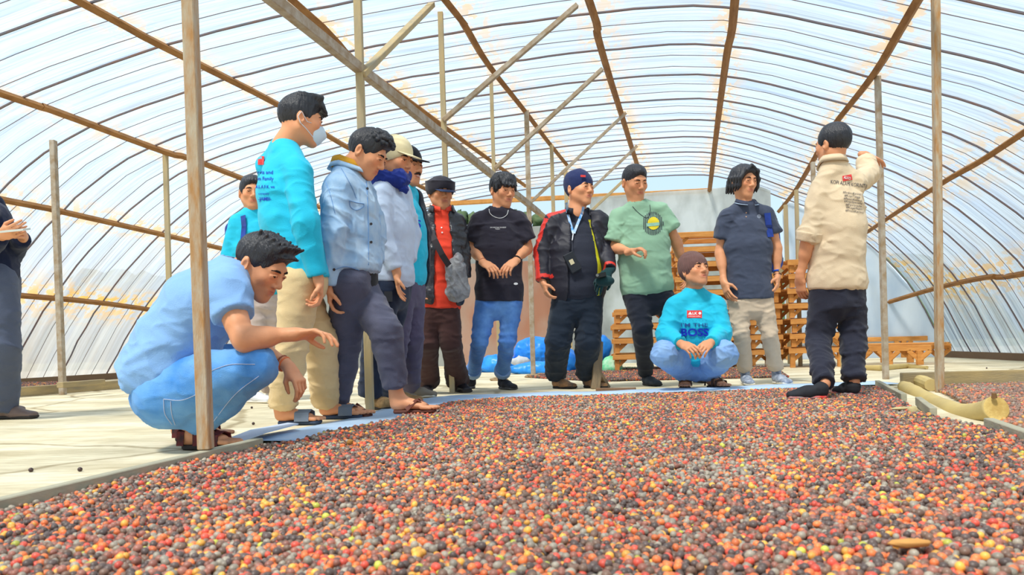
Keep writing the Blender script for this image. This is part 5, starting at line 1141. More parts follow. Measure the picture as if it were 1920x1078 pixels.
# ---- man with black peaked cap, leather jacket
if on('leather'):
    D = 6.1; f = nrm((.25, -.97, 0))
    p = Person(D, 'man in a black peaked cap, black leather jacket and red polo shirt', nk=(828, 392), sA=(795, 414, -.02), sB=(858, 412, .03), eA=(784, 478, -.02), wA=(786, 532, -.08), eB=(866, 472, .02), wB=(870, 522, -.02), hA=(806, 572), hB=(836, 572), kA=(803, 640), kB=(845, 640))
    feetset(p, (802, 736, 0, (.1, -1, 0)), (856, 734, 0, (.5, -1, 0))); j = p.j
    H = Head(J(826, 362, D), (.38, -.86, -.08), k=1.10)
    for a in 'AB': shoe(p.rt, j['a' + a], j['f' + a], j['d' + a], 'leather', (mat('black_leather_shoe', (40, 38, 42), .4), M_dsole))
    body(p, H, tone=.82, stub=.2, tw=1.0, hands=[('A', J(796, 576, D - .12), (1, -.3, 0), (0, -1, .3), dict(curl=.45))], bareA='h', bareB='n')
    st = torso_st(p, .02, 1.0); pants(p, cloth('dark_brown_trousers', (72, 48, 46)), st, .108, .084, .082, seed=14, flare=.012, amp=.007)
    rp = cloth('red_polo', (232, 72, 50)); sh = top(p, rp, st, name='polo_shirt', inf=.014, hem=.75, slA=.7, slB=.7, r=(.058, .054, .04), seed=41, amp=.005)
    collar_ring(p, H, rp, .070, .022, fdir=f)
    lt = mat('black_leather', (40, 42, 50), .38, .5, 45, spec=.6, var=.2); c0 = (st[2][0] + st[3][0]) / 2; sv = side(f)
    ct = lambda X, Y, Z: np.minimum(((X - c0[0]) * f[0] + (Y - c0[1]) * f[1]), (.055 + .0 * Z) - np.abs((X - c0[0]) * -sv[0] + (Y - c0[1]) * -sv[1] - .015) + .03 * np.clip((1.3 - Z) / .5, 0, 1))
    top(p, lt, st, name='leather_jacket', inf=.030, hem=.45, slA=1.95, slB=1.95, r=(.075, .064, .052), seed=43, amp=.011, cut=ct, f=(9, 9, 16))
    collar_ring(p, H, lt, .090, .030, open_=.8, fdir=f, dz=-.01)
    for q in ((828, 427), (829, 436)):
        c, n_ = caston(sh, *q)
        if c is not None: v, f_ = tube([c, c + n_ * .003], .006, 8); mesh_obj('button', v, f_, M_wp, sh)
    hair(H, p.rt, 'fade', 2); face_bits(H, p.rt, .5); cap(H, p.rt, cloth('charcoal_cap_cloth', (48, 46, 56)), mat('blue_black_peak', (52, 66, 100), .5), 'mil')
# ---- man in black t-shirt
if on('tee'):
    D = 6.3; f = nrm((.12, -.99, 0))
    p = Person(D, 'young man in a black T-shirt and rolled blue jeans holding his hands together', sc=1.12, nk=(934, 394), sA=(895, 408), sB=(976, 406), eA=(884, 468, .04), wA=(908, 494, -.20), eB=(990, 466, .04), wB=(966, 490, -.20), hA=(912, 560), hB=(960, 558), kA=(900, 638, -.02), kB=(952, 638, -.02))
    feetset(p, (892, 728, 0, (-.85, -.7, 0)), (938, 729, 0, (.45, -.9, 0))); j = p.j
    H = Head(J(942, 357, D), (.52, -.80, -.18), k=1.14)
    for a in 'AB': shoe(p.rt, j['a' + a], j['f' + a], j['d' + a], 'sneaker', (mat('black_sneaker', (44, 44, 50), .7, .2, 100), mat('grey_black_sole', (96, 96, 98), .7), mat('white_lace', (226, 224, 220), .8)), L=.29)
    body(p, H, stub=.1, tw=1.12, hands=[('A', J(934, 508, D - .34), (.3, .2, -1), (.3, -.6, .9), dict(curl=.55, pinch=True)), ('B', J(938, 510, D - .34), (-.3, .2, -1), (-.3, -.6, .9), dict(curl=.55, pinch=True))])
    st = torso_st(p, 0, 1.08); tr = pants(p, cloth('royal_blue_jeans', (56, 112, 200), col2=(112, 164, 232), vscale=5, bump=.5, bscale=400), st, .090, .062, .056, seed=17, amp=.009, hemA=-.055, hemB=-.055)
    for a in 'AB': sdf('turned_cuff', [S_(lerp(j['k' + a], j['a' + a], .80), lerp(j['k' + a], j['a' + a], .89), .071, .071, .01, f0=True, f1=True)], .006, cloth('pale_cuff', (150, 182, 224)), tr)
    bt = cloth('black_jersey', (48, 46, 58)); sh = top(p, bt, st, name='t_shirt', inf=.018, hem=.75, slA=.72, slB=.72, r=(.070, .074, .05), flareS=.012, seed=51, amp=.008, neck=.07)
    decal('chest_print', sh, [px_text('SAVE MORE THAN YOU REGRET', 934, 426.5, 2.2, 30, 0, 0), px_text('TODAY', 933, 429.5, 2, 9, 0, 0)], M_wp); decal('hem_label', sh, [px_disc(967, 532, 4, 2.2)], M_wp)
    hair(H, p.rt, 'fringe', 12); face_bits(H, p.rt, .6)
    q = [caston(sh, *a_, .003)[0] for a_ in catmull(np.array([(917, 392), (919, 400), (928, 407), (940, 409), (950, 403), (953, 394)], float), 4)]; q = [a_ for a_ in q if a_ is not None]
    if len(q) > 3: v, f_ = tube(q, .0022, 5); mesh_obj('necklace', v, f_, M_wp, p.rt)
    def band(w_, e_, t, r_, m, nm, tk=.006):
        c = lerp(w_, e_, t); ax = nrm(w_ - e_); s1 = nrm(np.cross(ax, (0, .2, 1))); u1 = np.cross(ax, s1); v, f_ = tube([c + (s1 * math.cos(a) + u1 * math.sin(a)) * r_ for a in np.linspace(0, 2 * math.pi, 17)[:-1]], tk, 5, True); return mesh_obj(nm, v, f_, m, p.rt)
    band(j['wB'], j['eB'], .10, .031, M_brow, 'wristwatch', .008); band(j['wA'], j['eA'], .12, .029, mat('copper_bangle', (176, 96, 60), .4), 'bracelet', .003)
def band_(p, w_, e_, t, r_, m, nm, tk=.006):
    c = lerp(w_, e_, t); ax = nrm(w_ - e_); s1 = nrm(np.cross(ax, (0, .2, 1))); u1 = np.cross(ax, s1); v, f_ = tube([c + (s1 * math.cos(a) + u1 * math.sin(a)) * r_ for a in np.linspace(0, 2 * math.pi, 17)[:-1]], tk, 5, True); return mesh_obj(nm, v, f_, m, p.rt)
def beanie(H, rt, m, rib=False, top=.0, back=.0, low=-.0):
    w, k = H.w, H.k
    P = [skull(H, .018, c=(0, -.016, .040)), E_(w((0, -.03 - back, .075 + top)), (.070 * k, .082 * k, .062 * k), H.R, .04), S_(w((0, -.03, -.165 if not rib else -.145)), w((0, .10, -.085 + low)), .105 * k, .105 * k, .008, sub=True)]
    def dp(V, N):
        q = H.inv(V); a = np.arctan2(q[:, 0], q[:, 1] + .012); return (.0022 * np.sin(a * 34) if rib else 0 * a) + .0015 * vnoise(V, 40, 3) + .003 * vnoise(V, 15, 6)
    o = sdf('beanie', P, .004 if not rib else .0036, m, rt, disp=dp); return o
if on('navy'):
    D = 6.35; f = nrm((.32, -.95, 0))
    p = Person(D, 'stout man in a navy beanie and black track jacket with a red sleeve stripe', sc=1.12, nk=(1082, 396), sA=(1035, 414, .0), sB=(1124, 410, .02), eA=(1020, 474, .02), wA=(1018, 528, -.06), eB=(1134, 464, .04), wB=(1142, 508, -.16), hA=(1062, 560), hB=(1104, 558), kA=(1046, 640), kB=(1103, 640))
    feetset(p, (1036, 728, 0, (.75, -.7, 0)), (1094, 727, 0, (.7, -.75, 0))); j = p.j
    H = Head(J(1087, 356, D), (.62, -.76, .04), roll=.05, k=1.16)
    for a in 'AB': shoe(p.rt, j['a' + a], j['f' + a], j['d' + a], 'leather', (mat('tan_loafer', (192, 140, 92), .6, col2=(96, 84, 76), vscale=12), M_dsole), hgt=.05)
    body(p, H, stub=.05, fat=.05, tw=1.15, wide=1.12, neckr=.066, hands=[('A', J(1030, 575, D - .1), (1, .2, 0), (.2, -1, .1), dict(curl=.55))], bareA='h', bareB='h')
    st = torso_st(p, .05, 1.14, 1.1); pants(p, cloth('black_jeans', (34, 44, 58)), st, .120, .098, .080, seed=19, amp=.009)
    def tcol(V, N):
        c = np.tile(lin((42, 46, 60)), (len(V), 1)); x = (V - st[2][0]) @ np.array((-f[1], f[0], 0)); z = V[:, 2]
        yl = (np.abs(x - (.105 + .02 * np.clip((1.3 - z) / .3, 0, 1))) < .024) & (z < 1.34); c[yl] = lin((222, 218, 40)); return c
    sh = top(p, mat('black_yellow_tee', (42, 46, 60), .8, .2, 250, attr=True, var=.08), st, name='t_shirt', inf=.008, hem=.35, slA=.6, slB=.6, r=(.06, .056, .05), seed=61, amp=.005, col=tcol)
    def jcol(V, N):
        c = np.tile(lin((38, 38, 50)), (len(V), 1)); e_, s_, w_, nb = j['eA'], j['sA'], j['wA'], j['nk']
        for a, b in ((nb, s_), (s_, e_), (e_, w_)):
            ax = b - a; L_ = np.linalg.norm(ax); ax = ax / L_; q = V - a; t = q @ ax; q = q - np.outer(t, ax); outw = nrm(np.array((-.9, -.55, .5 if a is nb else .25))); ouw = nrm(outw - ax * (outw @ ax)); s2 = np.cross(ax, ouw)
            m = (t > -.02) & (t < L_ + .02) & (np.abs(q @ s2) < .030) & (q @ ouw > .012); c[m] = lin((226, 58, 48))
        for w2, e2 in ((j['wA'], j['eA']), (j['wB'], j['eB'])): d = (V - w2) @ nrm(e2 - w2); m = (np.linalg.norm(V - w2, axis=1) < .1) & (d > .018) & (d < .045); c[m] = lin((226, 58, 48))
        return c
    c0 = st[2][0]; sv = -side(f)
    ct = lambda X, Y, Z: np.minimum(((X - c0[0]) * f[0] + (Y - c0[1]) * f[1]) - .0, (.085 + .055 * np.clip((1.30 - Z) / .35, 0, 1)) - np.abs((X - c0[0]) * -f[1] + (Y - c0[1]) * f[0] - .005))
    top(p, mat('black_track_jersey', (38, 38, 50), .55, .15, 250, attr=True, spec=.4, var=.1), st, name='track_jacket', inf=.026, hem=.15, slA=1.97, slB=1.95, r=(.088, .078, .056), seed=63, amp=.010, col=jcol, cut=ct, h=.0078)
    collar_ring(p, H, mat('black_collar', (36, 38, 48), .6), .096, .034, open_=.7, fdir=f, dz=-.015)
    beanie(H, p.rt, cloth('navy_knit', (38, 50, 98), bump=.6, bscale=300)); face_bits(H, p.rt, .35)
    c = H.w((.052, .088, .068)); v, f_ = box_v(c, H.R[:, 0] * .018 * 1 + H.R[:, 1] * -.009, H.R[:, 2] * .008, H.R[:, 1] * .003 + H.R[:, 0] * .002); mesh_obj('beanie_badge', v, f_, M_red, p.rt)
    # gloved hand with a small black camera-like object
    gl = cloth('dark_green_glove', (28, 62, 66)); hw = j['wB']; sdf('glove', [E_(J(1134, 527, D - .22), (.075, .05, .042), None, .02)] + hand_prims(hw, J(1118, 534, D - .22), (-.2, .6, -1), (0, -1, .4), .5, k=1.3), .0048, gl, p.rt, disp=folds(.004, (30, 30, 30), 3))
    o = mesh_obj('hand_device', *box_v(J(1126, 516, D - .27), (.040, 0, .008), (0, .018, 0), (-.003, 0, .016)), mat('black_plastic', (30, 34, 36), .35), loc=tuple(J(1126, 516, D - .27))); tag(o, 'small black device held in the gloved hand of the navy beanie man', 'device')
    v, f_ = tube([J(1120, 516, D - .29), J(1120, 516, D - .302)], .011, 12); mesh_obj('lens', v, f_, mat('lens_ring', (120, 126, 130), .3, metal=.5), o)
    # lanyard + pouch
    la = mat('blue_lanyard', (60, 150, 226), .6, col2=(210, 226, 240), vscale=30); rt = root('lanyard', J(1075, 448, D - .2), 'blue and white neck lanyard on the navy beanie man', 'lanyard')
    for pts in (((1062, 380), (1064, 397), (1069, 418), (1075, 438)), ((1094, 388), (1090, 402), (1083, 420), (1076, 438))):
        q = [caston(sh, *a_, .012) for a_ in pts]; q = [(a_ if a_ is not None else J(*b_, D - .12), n_ if n_ is not None else np.array((0, -1, 0))) for (a_, n_), b_ in zip(q, pts)]; v, f_ = strap([a_ for a_, _ in q], [(0.1, -1, .2)] * 4, .020, .003); mesh_obj('ribbon', v, f_, la, rt)
    c1 = caston(sh, 1075, 438, .014)[0]; c2 = caston(sh, 1073, 452, .014)[0]; v, f_ = tube([c1, c2], .005, 6); mesh_obj('clip', v, f_, mat('steel_clip', (200, 200, 204), .3, metal=.8), rt)
    c3 = caston(sh, 1073, 490, .016)[0]; y_ = c3[1]
    rt = root('phone_pouch', J(1073, 492, y_), 'black slim phone pouch hanging tilted on the stomach of the navy beanie man', 'pouch')
    R2 = np.array(Matrix.Rotation(-.45, 3, 'Y')); ex, ez = R2 @ np.array((1, 0, 0)), R2 @ np.array((0, 0, 1)); v, f_ = box_v(J(1073, 492, y_ - .012), ex * .044, (0, .008, 0), ez * .078); o = mesh_obj('pouch_body', v, f_, mat('black_pouch', (34, 38, 46), .35), rt); bv = o.modifiers.new('b', 'BEVEL'); bv.width = .006
    v, f_ = box_v(J(1072, 491, y_ - .021), ex * .016, (0, .001, 0), ez * .020); mesh_obj('pouch_label', v, f_, mat('tan_label', (206, 196, 160), .6), rt)
    v, f_ = tube([c2, J(1073, 470, y_ - .01)], .0018, 4); mesh_obj('cord', v, f_, M_inkd, rt)
    q = [caston(sh, *a_, .02)[0] for a_ in ((1096, 418), (1104, 432), (1112, 446))]; q = [x for x in q if x is not None]
if on('green'):
    D = 6.35; f = nrm((.18, -.98, 0))
    p = Person(D, 'young man in a sage green T-shirt with a round printed emblem, looking down', sc=1.12, nk=(1195, 384), sA=(1158, 402, .0), sB=(1240, 390, .02), eA=(1148, 466, .0), wA=(1182, 472, -.20), eB=(1268, 452, .05), wB=(1282, 500, .10), hA=(1192, 552), hB=(1238, 552), kA=(1204, 610, -.06), kB=(1276, 618, .10))
    feetset(p, (1208, 722, 0, (.30, -1, 0)), (1302, 716, 0, (.2, -1, 0))); j = p.j
    H = Head(J(1190, 342, D), (.34, -.86, -.26), roll=-.05, k=1.15)
    for a in 'AB': shoe(p.rt, j['a' + a], j['f' + a], j['d' + a], 'sneaker', (mat('charcoal_sneaker', (58, 62, 70), .7), M_dsole, mat('grey_lace', (120, 124, 130), .8)), L=.29)
    body(p, H, stub=.15, fat=.02, tw=1.12, wide=1.06, neckr=.06, hands=[('A', J(1214, 462, D - .30), (0, .1, -1), (.2, -1, .3), dict(curl=.75, pinch=True)), ('B', J(1288, 525, D + .1), (-1, 0, 0), (0, -1, 0), dict(curl=.4))])
    st = torso_st(p, .03, 1.12); pants(p, cloth('black_trousers', (40, 44, 56)), st, .108, .080, .062, seed=23, amp=.008)
    sh = top(p, cloth('sage_jersey', (146, 186, 158), var=.07), st, name='t_shirt', inf=.020, hem=.42, slA=.78, slB=.62, r=(.074, .080, .05), flareS=.014, seed=71, amp=.009, neck=.074)
    hair(H, p.rt, 'short', 15); face_bits(H, p.rt, .35)
    stripes = []
    for i in range(13):
        x = 1206 + i * 3.0 + 1.2; hh = 22 * math.sqrt(max(.02, 1 - ((x - 1224) / 19.5) ** 2)); stripes.append(px_grid((x - .8, 419 - hh), (x + .7, 419 - hh), (x + .7, 419 + hh), (x - .8, 419 + hh), 1, 10))
    decal('emblem_stripes', sh, stripes, M_inkd, .003); decal('emblem_disc', sh, [px_disc(1225, 419, 11, 12, 20)], mat('yellow_print', (228, 206, 50), .7), .005); decal('emblem_wave', sh, [px_grid((1212, 419), (1236, 417), (1236, 423), (1213, 425), 8, 2)], mat('pale_green_print', (150, 196, 176), .7), .007)
    q = [caston(sh, *a_, .004)[0] for a_ in catmull(np.array([(1186, 387), (1196, 398), (1210, 408), (1216, 406), (1219, 394), (1218, 384)], float), 4)]; q = [a_ for a_ in q if a_ is not None]
    if len(q) > 3: v, f_ = tube(q, .002, 4); mesh_obj('necklace_cord', v, f_, M_inkd, p.rt)
if on('squat'):
    D = 6.0; f = nrm((.08, -1, 0))
    p = Person(D, 'man squatting in a brown knitted beanie and turquoise shirt lettered BOSS', sc=1.1, nk=(1302, 546), sA=(1262, 570, -.02), sB=(1345, 568, .0), eA=(1250, 628, -.08), wA=(1280, 646, -.34), eB=(1352, 628, -.08), wB=(1330, 644, -.34), hA=(1284, 684, .16), hB=(1322, 684, .16), kA=(1246, 664, -.26), kB=(1358, 664, -.26))
    feetset(p, (1286, 727, 0, (-.25, -1, 0)), (1328, 727, 0, (.35, -1, 0))); j = p.j
    H = Head(J(1303, 510, D - .03), (.34, -.82, .26), roll=.06, k=1.12)
    br = mat('brown_sandal', (92, 66, 52), .7); fs = [shoe(p.rt, j['a' + a], j['f' + a], j['d' + a], 'sandal', (br, M_dsole)) for a in 'AB']
    st = [(J(1302, 668, D + .08), .16, .12, np.array((1, 0, 0))), (J(1302, 655, D + .06), .16, .12, np.array((1, 0, 0))), (J(1303, 632, D + .03), .16, .12, np.array((1, 0, 0))), (J(1303, 608, D), .17, .11, np.array((1, 0, 0))), (J(1303, 594, D), .16, .095, np.array((1, 0, 0)))]
    _ts = torso_st; torso_st = lambda *a, **k: st
    body(p, H, stub=.35, tone=.92, hands=[('A', J(1309, 658, D - .50), (.4, .3, -.9), (.3, -.6, .9), dict(curl=.55, pinch=True)), ('B', J(1310, 658, D - .50), (-.4, .3, -.9), (-.3, -.6, .9), dict(curl=.55, pinch=True))], bareA='h', bareB='h', feet=[(fs[0], j['aA'], j['kA']), (fs[1], j['aB'], j['kB'])], neckr=.058)
    torso_st = _ts
    P = [E_(J(1303, 688, D + .14), (.17, .13, .10), None, .04)]
    for a in 'AB': P += [S_(j['h' + a], lerp(j['h' + a], j['k' + a], .5), .100, .098, .04), S_(lerp(j['h' + a], j['k' + a], .5), j['k' + a], .098, .088, .03), S_(j['k' + a], j['a' + a] + (0, 0, .02), .088, .076, .03, f1=True)]
    sdf('trousers', P, .0075, cloth('light_blue_jeans', (112, 156, 220), col2=(146, 186, 234), vscale=6, bump=.4, bscale=400), p.rt, disp=folds(.009, (12, 12, 16), 27, [j['kA'], j['kB'], j['aA'], j['aB']], .18))
    sh = top(p, cloth('turquoise_jersey', CY, rough=.7, var=.06, sheen=.1), st, inf=.02, hem=1.0, slA=1.86, slB=1.86, r=(.082, .074, .050), seed=81, amp=.007, h=.0075, neck=.074)
    beanie(H, p.rt, cloth('brown_ribbed_knit', (112, 82, 78), bump=.3), rib=True, top=.012, back=.01); face_bits(H, p.rt, .6)
    decal('red_logo', sh, [px_grid((1288, 582), (1316, 582), (1316, 596), (1288, 596), 6, 4)], M_red, .003)
    decal('logo_print', sh, [([(1290, 590), (1294, 584.5), (1298, 590)], [[0, 1, 2]]), px_text('LK', 1303, 587.5, 5, 9, 0, .02), px_disc(1312, 587.5, 2.6, 2.6, 12, .0), px_text('Indonesia Coffee', 1302, 593, 2.2, 22, 0, 0)], M_wp, .005)
    decal('slogan', sh, [px_text("I'M THE", 1302, 609, 7, 50, 0, .01, sub=2), px_text('- - - - - - - -', 1302, 601, 3, 46, 0, 0)], mat('grey_blue_print', (36, 84, 150), .7), .005); decal('slogan_large', sh, [px_text('BOSS', 1303, 623, 14, 52, 0, .035, sub=2)], M_ink, .006)
if on('polo'):
    D = 6.35; f = nrm((.22, -.97, 0))
    p = Person(D, 'long-haired young man in a dark grey polo shirt and beige trousers with a blue rucksack', sc=1.12, nk=(1398, 382), sA=(1360, 402, .0), sB=(1438, 396, .02), eA=(1350, 472, .04), wA=(1357, 528, -.04), eB=(1456, 462, .02), wB=(1458, 516, -.02), hA=(1384, 560), hB=(1428, 558), kA=(1390, 628, -.03), kB=(1442, 626, -.02))
    feetset(p, (1396, 720, 0, (-.12, -1, 0)), (1452, 719, 0, (.12, -1, 0))); j = p.j
    H = Head(J(1394, 341, D), (.36, -.88, -.12), roll=.03, k=1.12)
    for a in 'AB': shoe(p.rt, j['a' + a], j['f' + a], j['d' + a], 'sneaker', (mat('grey_white_sneaker', (176, 184, 198), .7, col2=(110, 120, 140), vscale=30), M_sole, mat('white_lace', (226, 224, 220), .8)), L=.28)
    body(p, H, stub=.1, tw=1.08, neckr=.056, hands=[('A', J(1370, 574, D - .12), (1, .3, 0), (.3, -1, .2), dict(curl=.35, spread=.08)), ('B', J(1457, 556, D - .06), (-1, .4, 0), (0, -1, 0), dict(curl=.6))])
    st = torso_st(p, 0, 1.06); pants(p, cloth('khaki_chinos', (210, 190, 166)), st, .090, .062, .056, seed=29, amp=.008, hemA=-.02, hemB=-.02)
    pm = cloth('charcoal_pique', (70, 78, 98)); sh = top(p, pm, st, name='polo_shirt', inf=.018, hem=.62, slA=.62, slB=.62, r=(.066, .066, .05), flareS=.010, seed=91, amp=.007)
    collar_ring(p, H, mat('polo_collar', (60, 66, 86), .8), .078, .024, open_=.35, fdir=f); collar_ring(p, H, mat('collar_trim', (190, 210, 236), .8), .083, .006, open_=.35, fdir=f, dz=-.008)
    for q in ((1399, 399), (1399, 407)):
        c, n_ = caston(sh, *q)
        if c is not None: v, f_ = tube([c, c + n_ * .003], .005, 8); mesh_obj('button', v, f_, mat('tan_button', (190, 150, 120), .5), sh)
    decal('chest_badge', sh, [px_disc(1423, 405.5, 3.6, 3.6, 16, .72), px_disc(1423, 405.5, 1.6, 1.6, 10, .5)], mat('pale_badge', (170, 180, 200), .7))
    hair(H, p.rt, 'long', 17); face_bits(H, p.rt, .5)
    band_(p, j['wB'], j['eB'], .14, .033, mat('blue_watch_strap', (40, 90, 200), .5), 'wristwatch', .007); band_(p, j['wB'], j['eB'], .02, .030, M_brow, 'bracelet', .004)
    c = lerp(j['wB'], j['eB'], .14) + np.array((.012, -.034, 0)); v, f_ = tube([c, c + (0, -.008, 0)], .016, 12); mesh_obj('watch_face', v, f_, mat('watch_gold', (180, 160, 120), .3, metal=.5), p.rt)
    bl = mat('blue_nylon', (40, 72, 170), .6, .3, 200, col2=(30, 52, 120), vscale=10); rt = root('backpack', J(1446, 470, D + .16), 'blue rucksack slung on the left shoulder of the polo-shirt man', 'backpack')
    sdf('bag_body', [S_(J(1440, 425, D + .22), J(1446, 492, D + .22), .085, .095, .03, side=(1, 0, 0), d0=.07, d1=.085)], .008, bl, rt, disp=folds(.006, (9, 9, 9), 5))
    q = [(1436, 380), (1438, 400), (1440, 425), (1443, 445)]; pts = [caston(sh, *a_, .008)[0] for a_ in q]; pts = [a_ for a_ in pts if a_ is not None]
    if len(pts) > 1: v, f_ = strap(pts, [(0.2, -1, .1)] * len(pts), .052, .006); mesh_obj('shoulder_strap', v, f_, bl, rt); c = pts[len(pts) // 2]; v, f_ = box_v(c + (0, -.01, 0), (.028, 0, 0), (0, .004, 0), (0, 0, .010)); mesh_obj('buckle', v, f_, mat('navy_buckle', (30, 44, 96), .4), rt)
if on('khaki'):
    D = 4.78; f = nrm((-.28, .96, 0))
    p = Person(D, 'man with his back turned in a khaki lettered work shirt, pointing with his right arm', nk=(1562, 306), sA=(1535, 350, -.02), sB=(1606, 336, .02), eA=(1518, 440, -.04), wA=(1500, 520, .02), eB=(1628, 328, .22), wB=(1622, 291, .30), hA=(1550, 548), hB=(1590, 546), kA=(1534, 632, .03), kB=(1600, 624, .0))
    feetset(p, (1556, 748, .024, (-1, .15, 0)), (1608, 744, .024, (-.1, 1, 0))); j = p.j
    j['aA'] = j['fA'] + np.array((-.02, .02, .085)); j['aB'] = j['fB'] + np.array((0, .04, .085))
    H = Head(J(1562, 272, D), (-.48, .87, 0), k=1.03)
    ss = mat('black_strap', (40, 42, 48), .8); rs = mat('red_grey_sole', (214, 60, 50), .7, col2=(156, 156, 156), vscale=9); fs = [shoe(p.rt, j['a' + a], j['f' + a], j['d' + a], 'sneaker', (ss, rs, mat('grey_lace', (120, 124, 130), .8)), L=.262, hgt=.05) for a in 'AB']
    body(p, H, tone=.95, tw=1.02, hands=[('A', J(1503, 552, D + .04), (.9, .5, 0), (-.5, 1, 0), dict(curl=.5)), ('B', J(1658, 300, D + .36), (0, .5, -1), (-.2, -.2, -1), dict(curl=.30, spread=.06))], bareA='f', bareB='h')
    st = torso_st(p, .01, .99); pants(p, cloth('black_cargo_trousers', (46, 48, 62)), st, .094, .068, .062, seed=33, amp=.011, hemA=-.005, hemB=-.01, f=(7, 7, 18))
    kh = cloth('khaki_cotton', (226, 204, 172), var=.08); sh = top(p, kh, st, inf=.010, hem=.42, slA=1.10, slB=1.75, r=(.066, .064, .054), flareS=.010, seed=101, amp=.009, h=.0075)
    collar_ring(p, H, kh, .074, .026, fdir=f); 
    c = lerp(j['eA'], j['wA'], .06); ax = nrm(j['wA'] - j['eA']); sdf('rolled_cuff', [S_(c - ax * .03, c + ax * .025, .074, .070, .01, f0=True, f1=True)], .006, kh, sh, disp=folds(.006, (14, 14, 20), 3))
    c = lerp(j['eB'], j['wB'], .6); ax = nrm(j['wB'] - j['eB']); sdf('rolled_cuff', [S_(c - ax * .02, c + ax * .03, .062, .060, .01, f0=True, f1=True)], .006, kh, sh, disp=folds(.006, (14, 14, 20), 3))
    hair(H, p.rt, 'back', 19); face_bits(H, p.rt)
    decal('red_logo', sh, [px_grid((1579, 330), (1596, 327), (1598, 337), (1580, 340), 4, 3)], M_red, .004); decal('logo_print', sh, [px_text('ALKO', 1588, 333.5, 5, 13, .17, .02)], M_wp, .006)
    decal('back_lettering', sh, [px_text('KOPI ALAM KORINTJI', 1591, 346, 7.5, 68, .13, .0)], M_inkd, .004)
    L_ = ['#ArabicaKorintji', '#KopiTinggi', '#PetaniKerinci', '#KopiSpecialty', '#Fairtrade', '#KopiAlam', '#FromKerinci']
    decal('hashtag_lines', sh, [px_text(t, 1597 + i * .8, 363 + i * 5.6, 4.2, 34 if len(t) > 11 else 30, .13, 0, sub=0) for i, t in enumerate(L_)], M_inkd, .004)
if on('edge'):
    D = 4.85; f = nrm((.97, -.2, 0))
    p = Person(D, 'partly seen person at the left edge in a navy top, holding a phone', nk=(-44, 345), sA=(-30, 385, -.17), sB=(-12, 378, .17), eA=(-24, 470, -.24), wA=(4, 441, -.34), eB=(22, 474, .08), wB=(44, 444, -.12), hA=(-12, 530, -.09), hB=(-6, 528, .09), kA=(4, 648, -.10), kB=(0, 645, .14))
    feetset(p, (-6, 786, 0, (.98, -.1, 0)), (-30, 776, 0, (.98, .1, 0))); j = p.j
    H = Head(J(-48, 300, D), (.9, -.2, -.35), k=1.05)
    for a in 'AB': shoe(p.rt, j['a' + a], j['f' + a], j['d' + a], 'leather', (mat('brown_leather_shoe', (118, 100, 94), .5, .2, 60), M_dsole), L=.29, hgt=.05)
    body(p, H, hands=[('A', J(26, 433, D - .38), (.1, .8, .5), (.2, 0, 1), dict(curl=.5)), ('B', J(46, 424, D - .30), (-.9, -.3, -.2), (-.3, -1, .6), dict(curl=.55))], bareA='h', bareB='h', tw=1.0)
    st = torso_st(p, .01, 1.02); pants(p, cloth('blue_grey_trousers', (86, 94, 116)), st, .130, .100, .095, seed=37, amp=.009)
    top(p, cloth('dark_navy_knit', (30, 38, 66)), st, name='sweater', inf=.014, hem=.2, slA=1.9, slB=1.9, r=(.068, .058, .048), seed=111, amp=.006)
    hair(H, p.rt, 'short', 4); face_bits(H, p.rt)
    o = mesh_obj('phone', *box_v(J(28, 432, D - .40), (.060, .01, .006), (0, .036, .008), (0, -.001, .005)), mat('white_phone', (214, 220, 216), .4), loc=tuple(J(26, 432, D - .26))); tag(o, 'white phone in the hand of the person at the left edge', 'phone')
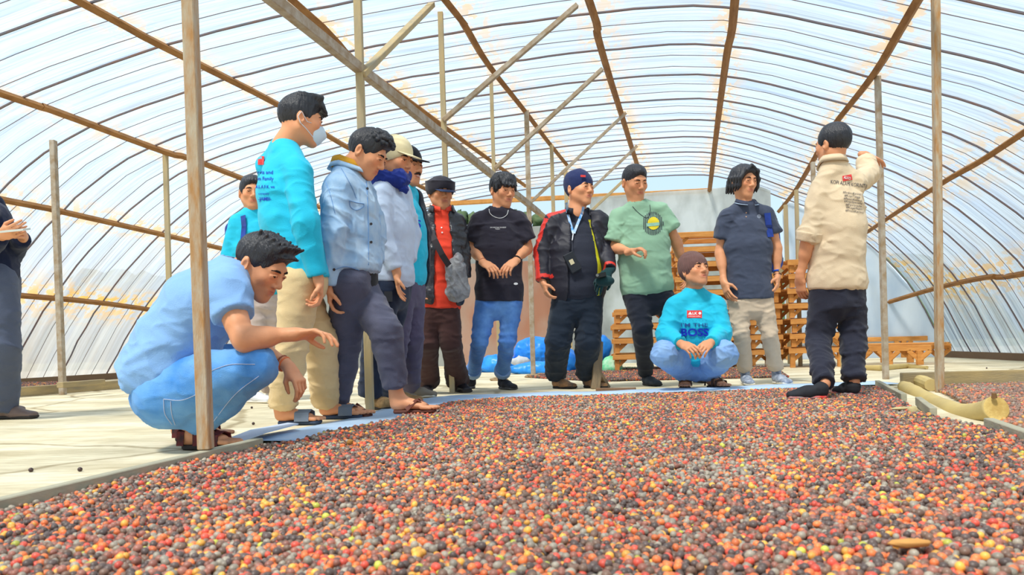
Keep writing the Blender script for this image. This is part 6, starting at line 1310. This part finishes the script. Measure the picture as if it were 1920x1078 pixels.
if on('pack'):
    D = 5.8; f = nrm((.35, -.93, 0))
    p = Person(D, 'young man in a turquoise shirt with blue straps, half hidden behind the masked man', nk=(474, 396), sA=(444, 414, -.03), sB=(512, 412, .05), eA=(434, 480, -.02), wA=(446, 530, -.06), eB=(522, 480, .1), wB=(520, 530, .05), hA=(474, 556, 0), hB=(508, 556, .05), kA=(480, 640, -.02), kB=(508, 640, .08))
    feetset(p, (462, 755, 0, (.85, -.5, 0)), (500, 750, 0, (.9, -.4, 0))); j = p.j
    H = Head(J(472, 362, D), (.42, -.90, -.05), k=1.06)
    for a in 'AB': shoe(p.rt, j['a' + a], j['f' + a], j['d' + a], 'sneaker', (mat('white_sneaker', (214, 216, 222), .6), M_sole, mat('white_lace', (226, 224, 220), .8)), L=.29)
    body(p, H, bareA='n', bareB='n', tone=.95)
    st = torso_st(p, 0, 1.05); pants(p, cloth('stone_chinos', (204, 186, 178)), st, .108, .08, .07, seed=39)
    sh = top(p, cloth('turquoise_jersey', CY, rough=.7, var=.06, sheen=.1), st, inf=.02, hem=.4, slA=1.95, slB=1.95, r=(.076, .064, .05), seed=121)
    hair(H, p.rt, 'short', 9); face_bits(H, p.rt, .7)
    bl = mat('blue_nylon', (40, 72, 170), .6, .3, 200, col2=(30, 52, 120), vscale=10); rt = root('backpack', J(470, 450, D + .2), 'blue backpack worn by the half-hidden young man on the left', 'backpack')
    sdf('bag_body', [S_(J(452, 430, D + .22), J(456, 500, D + .22), .12, .13, .03, side=(1, 0, 0), d0=.08)], .01, bl, rt)
    q = [(452, 392), (456, 405), (458, 425), (456, 450), (450, 475)]; pts = [caston(sh, *a_, .006)[0] for a_ in q]; pts = [a_ for a_ in pts if a_ is not None]
    if len(pts) > 1: v, f_ = strap(pts, [(-.2, -1, .1)] * len(pts), .036, .005); mesh_obj('shoulder_strap', v, f_, bl, rt)
# ---- things carried
if on('leather'):
    D = 5.93; rt = root('shoulder_bag', J(856, 520, D), 'crumpled silver-grey shoulder bag in front of the leather jacket man', 'bag')
    sv_ = mat('silver_grey_bag', (158, 160, 164), .45, .5, 60, col2=(112, 114, 120), vscale=14, spec=.5)
    sdf('bag_body', [S_(J(852, 500, D), J(858, 548, D), .062, .080, .03, side=(1, 0, 0), d0=.04, d1=.055), S_(J(852, 492, D), J(858, 486, D), .035, .03, .02)], .0065, sv_, rt, disp=folds(.014, (13, 13, 8), 3, [J(855, 520, D)], .3))
    v, f_ = strap([J(802, 425, D - .03), J(815, 450, D - .11), J(829, 478, D - .12), J(842, 498, D - .04)], [(0, -1, .2)] * 4, .045, .006); mesh_obj('bag_strap', v, f_, mat('dark_strap', (60, 54, 58), .8), rt)
    o = mesh_obj('phone', *box_v(J(786, 554, 5.88), (.022, .005, 0), (0, .006, 0), (0, 0, .040)), mat('black_phone', (30, 30, 36), .3), loc=tuple(J(786, 554, 5.88))); tag(o, 'dark phone held low in the right hand of the leather jacket man', 'phone')
if on('cream'):
    o = mesh_obj('belt_case', *box_v(J(728, 556, 4.75), (.022, .008, 0), (-.003, .012, 0), (0, 0, .030)), mat('black_case', (36, 38, 44), .4), loc=tuple(J(728, 556, 4.75))); o.parent = None; tag(o, 'small black case on the belt of the man in the cream cap', 'case')
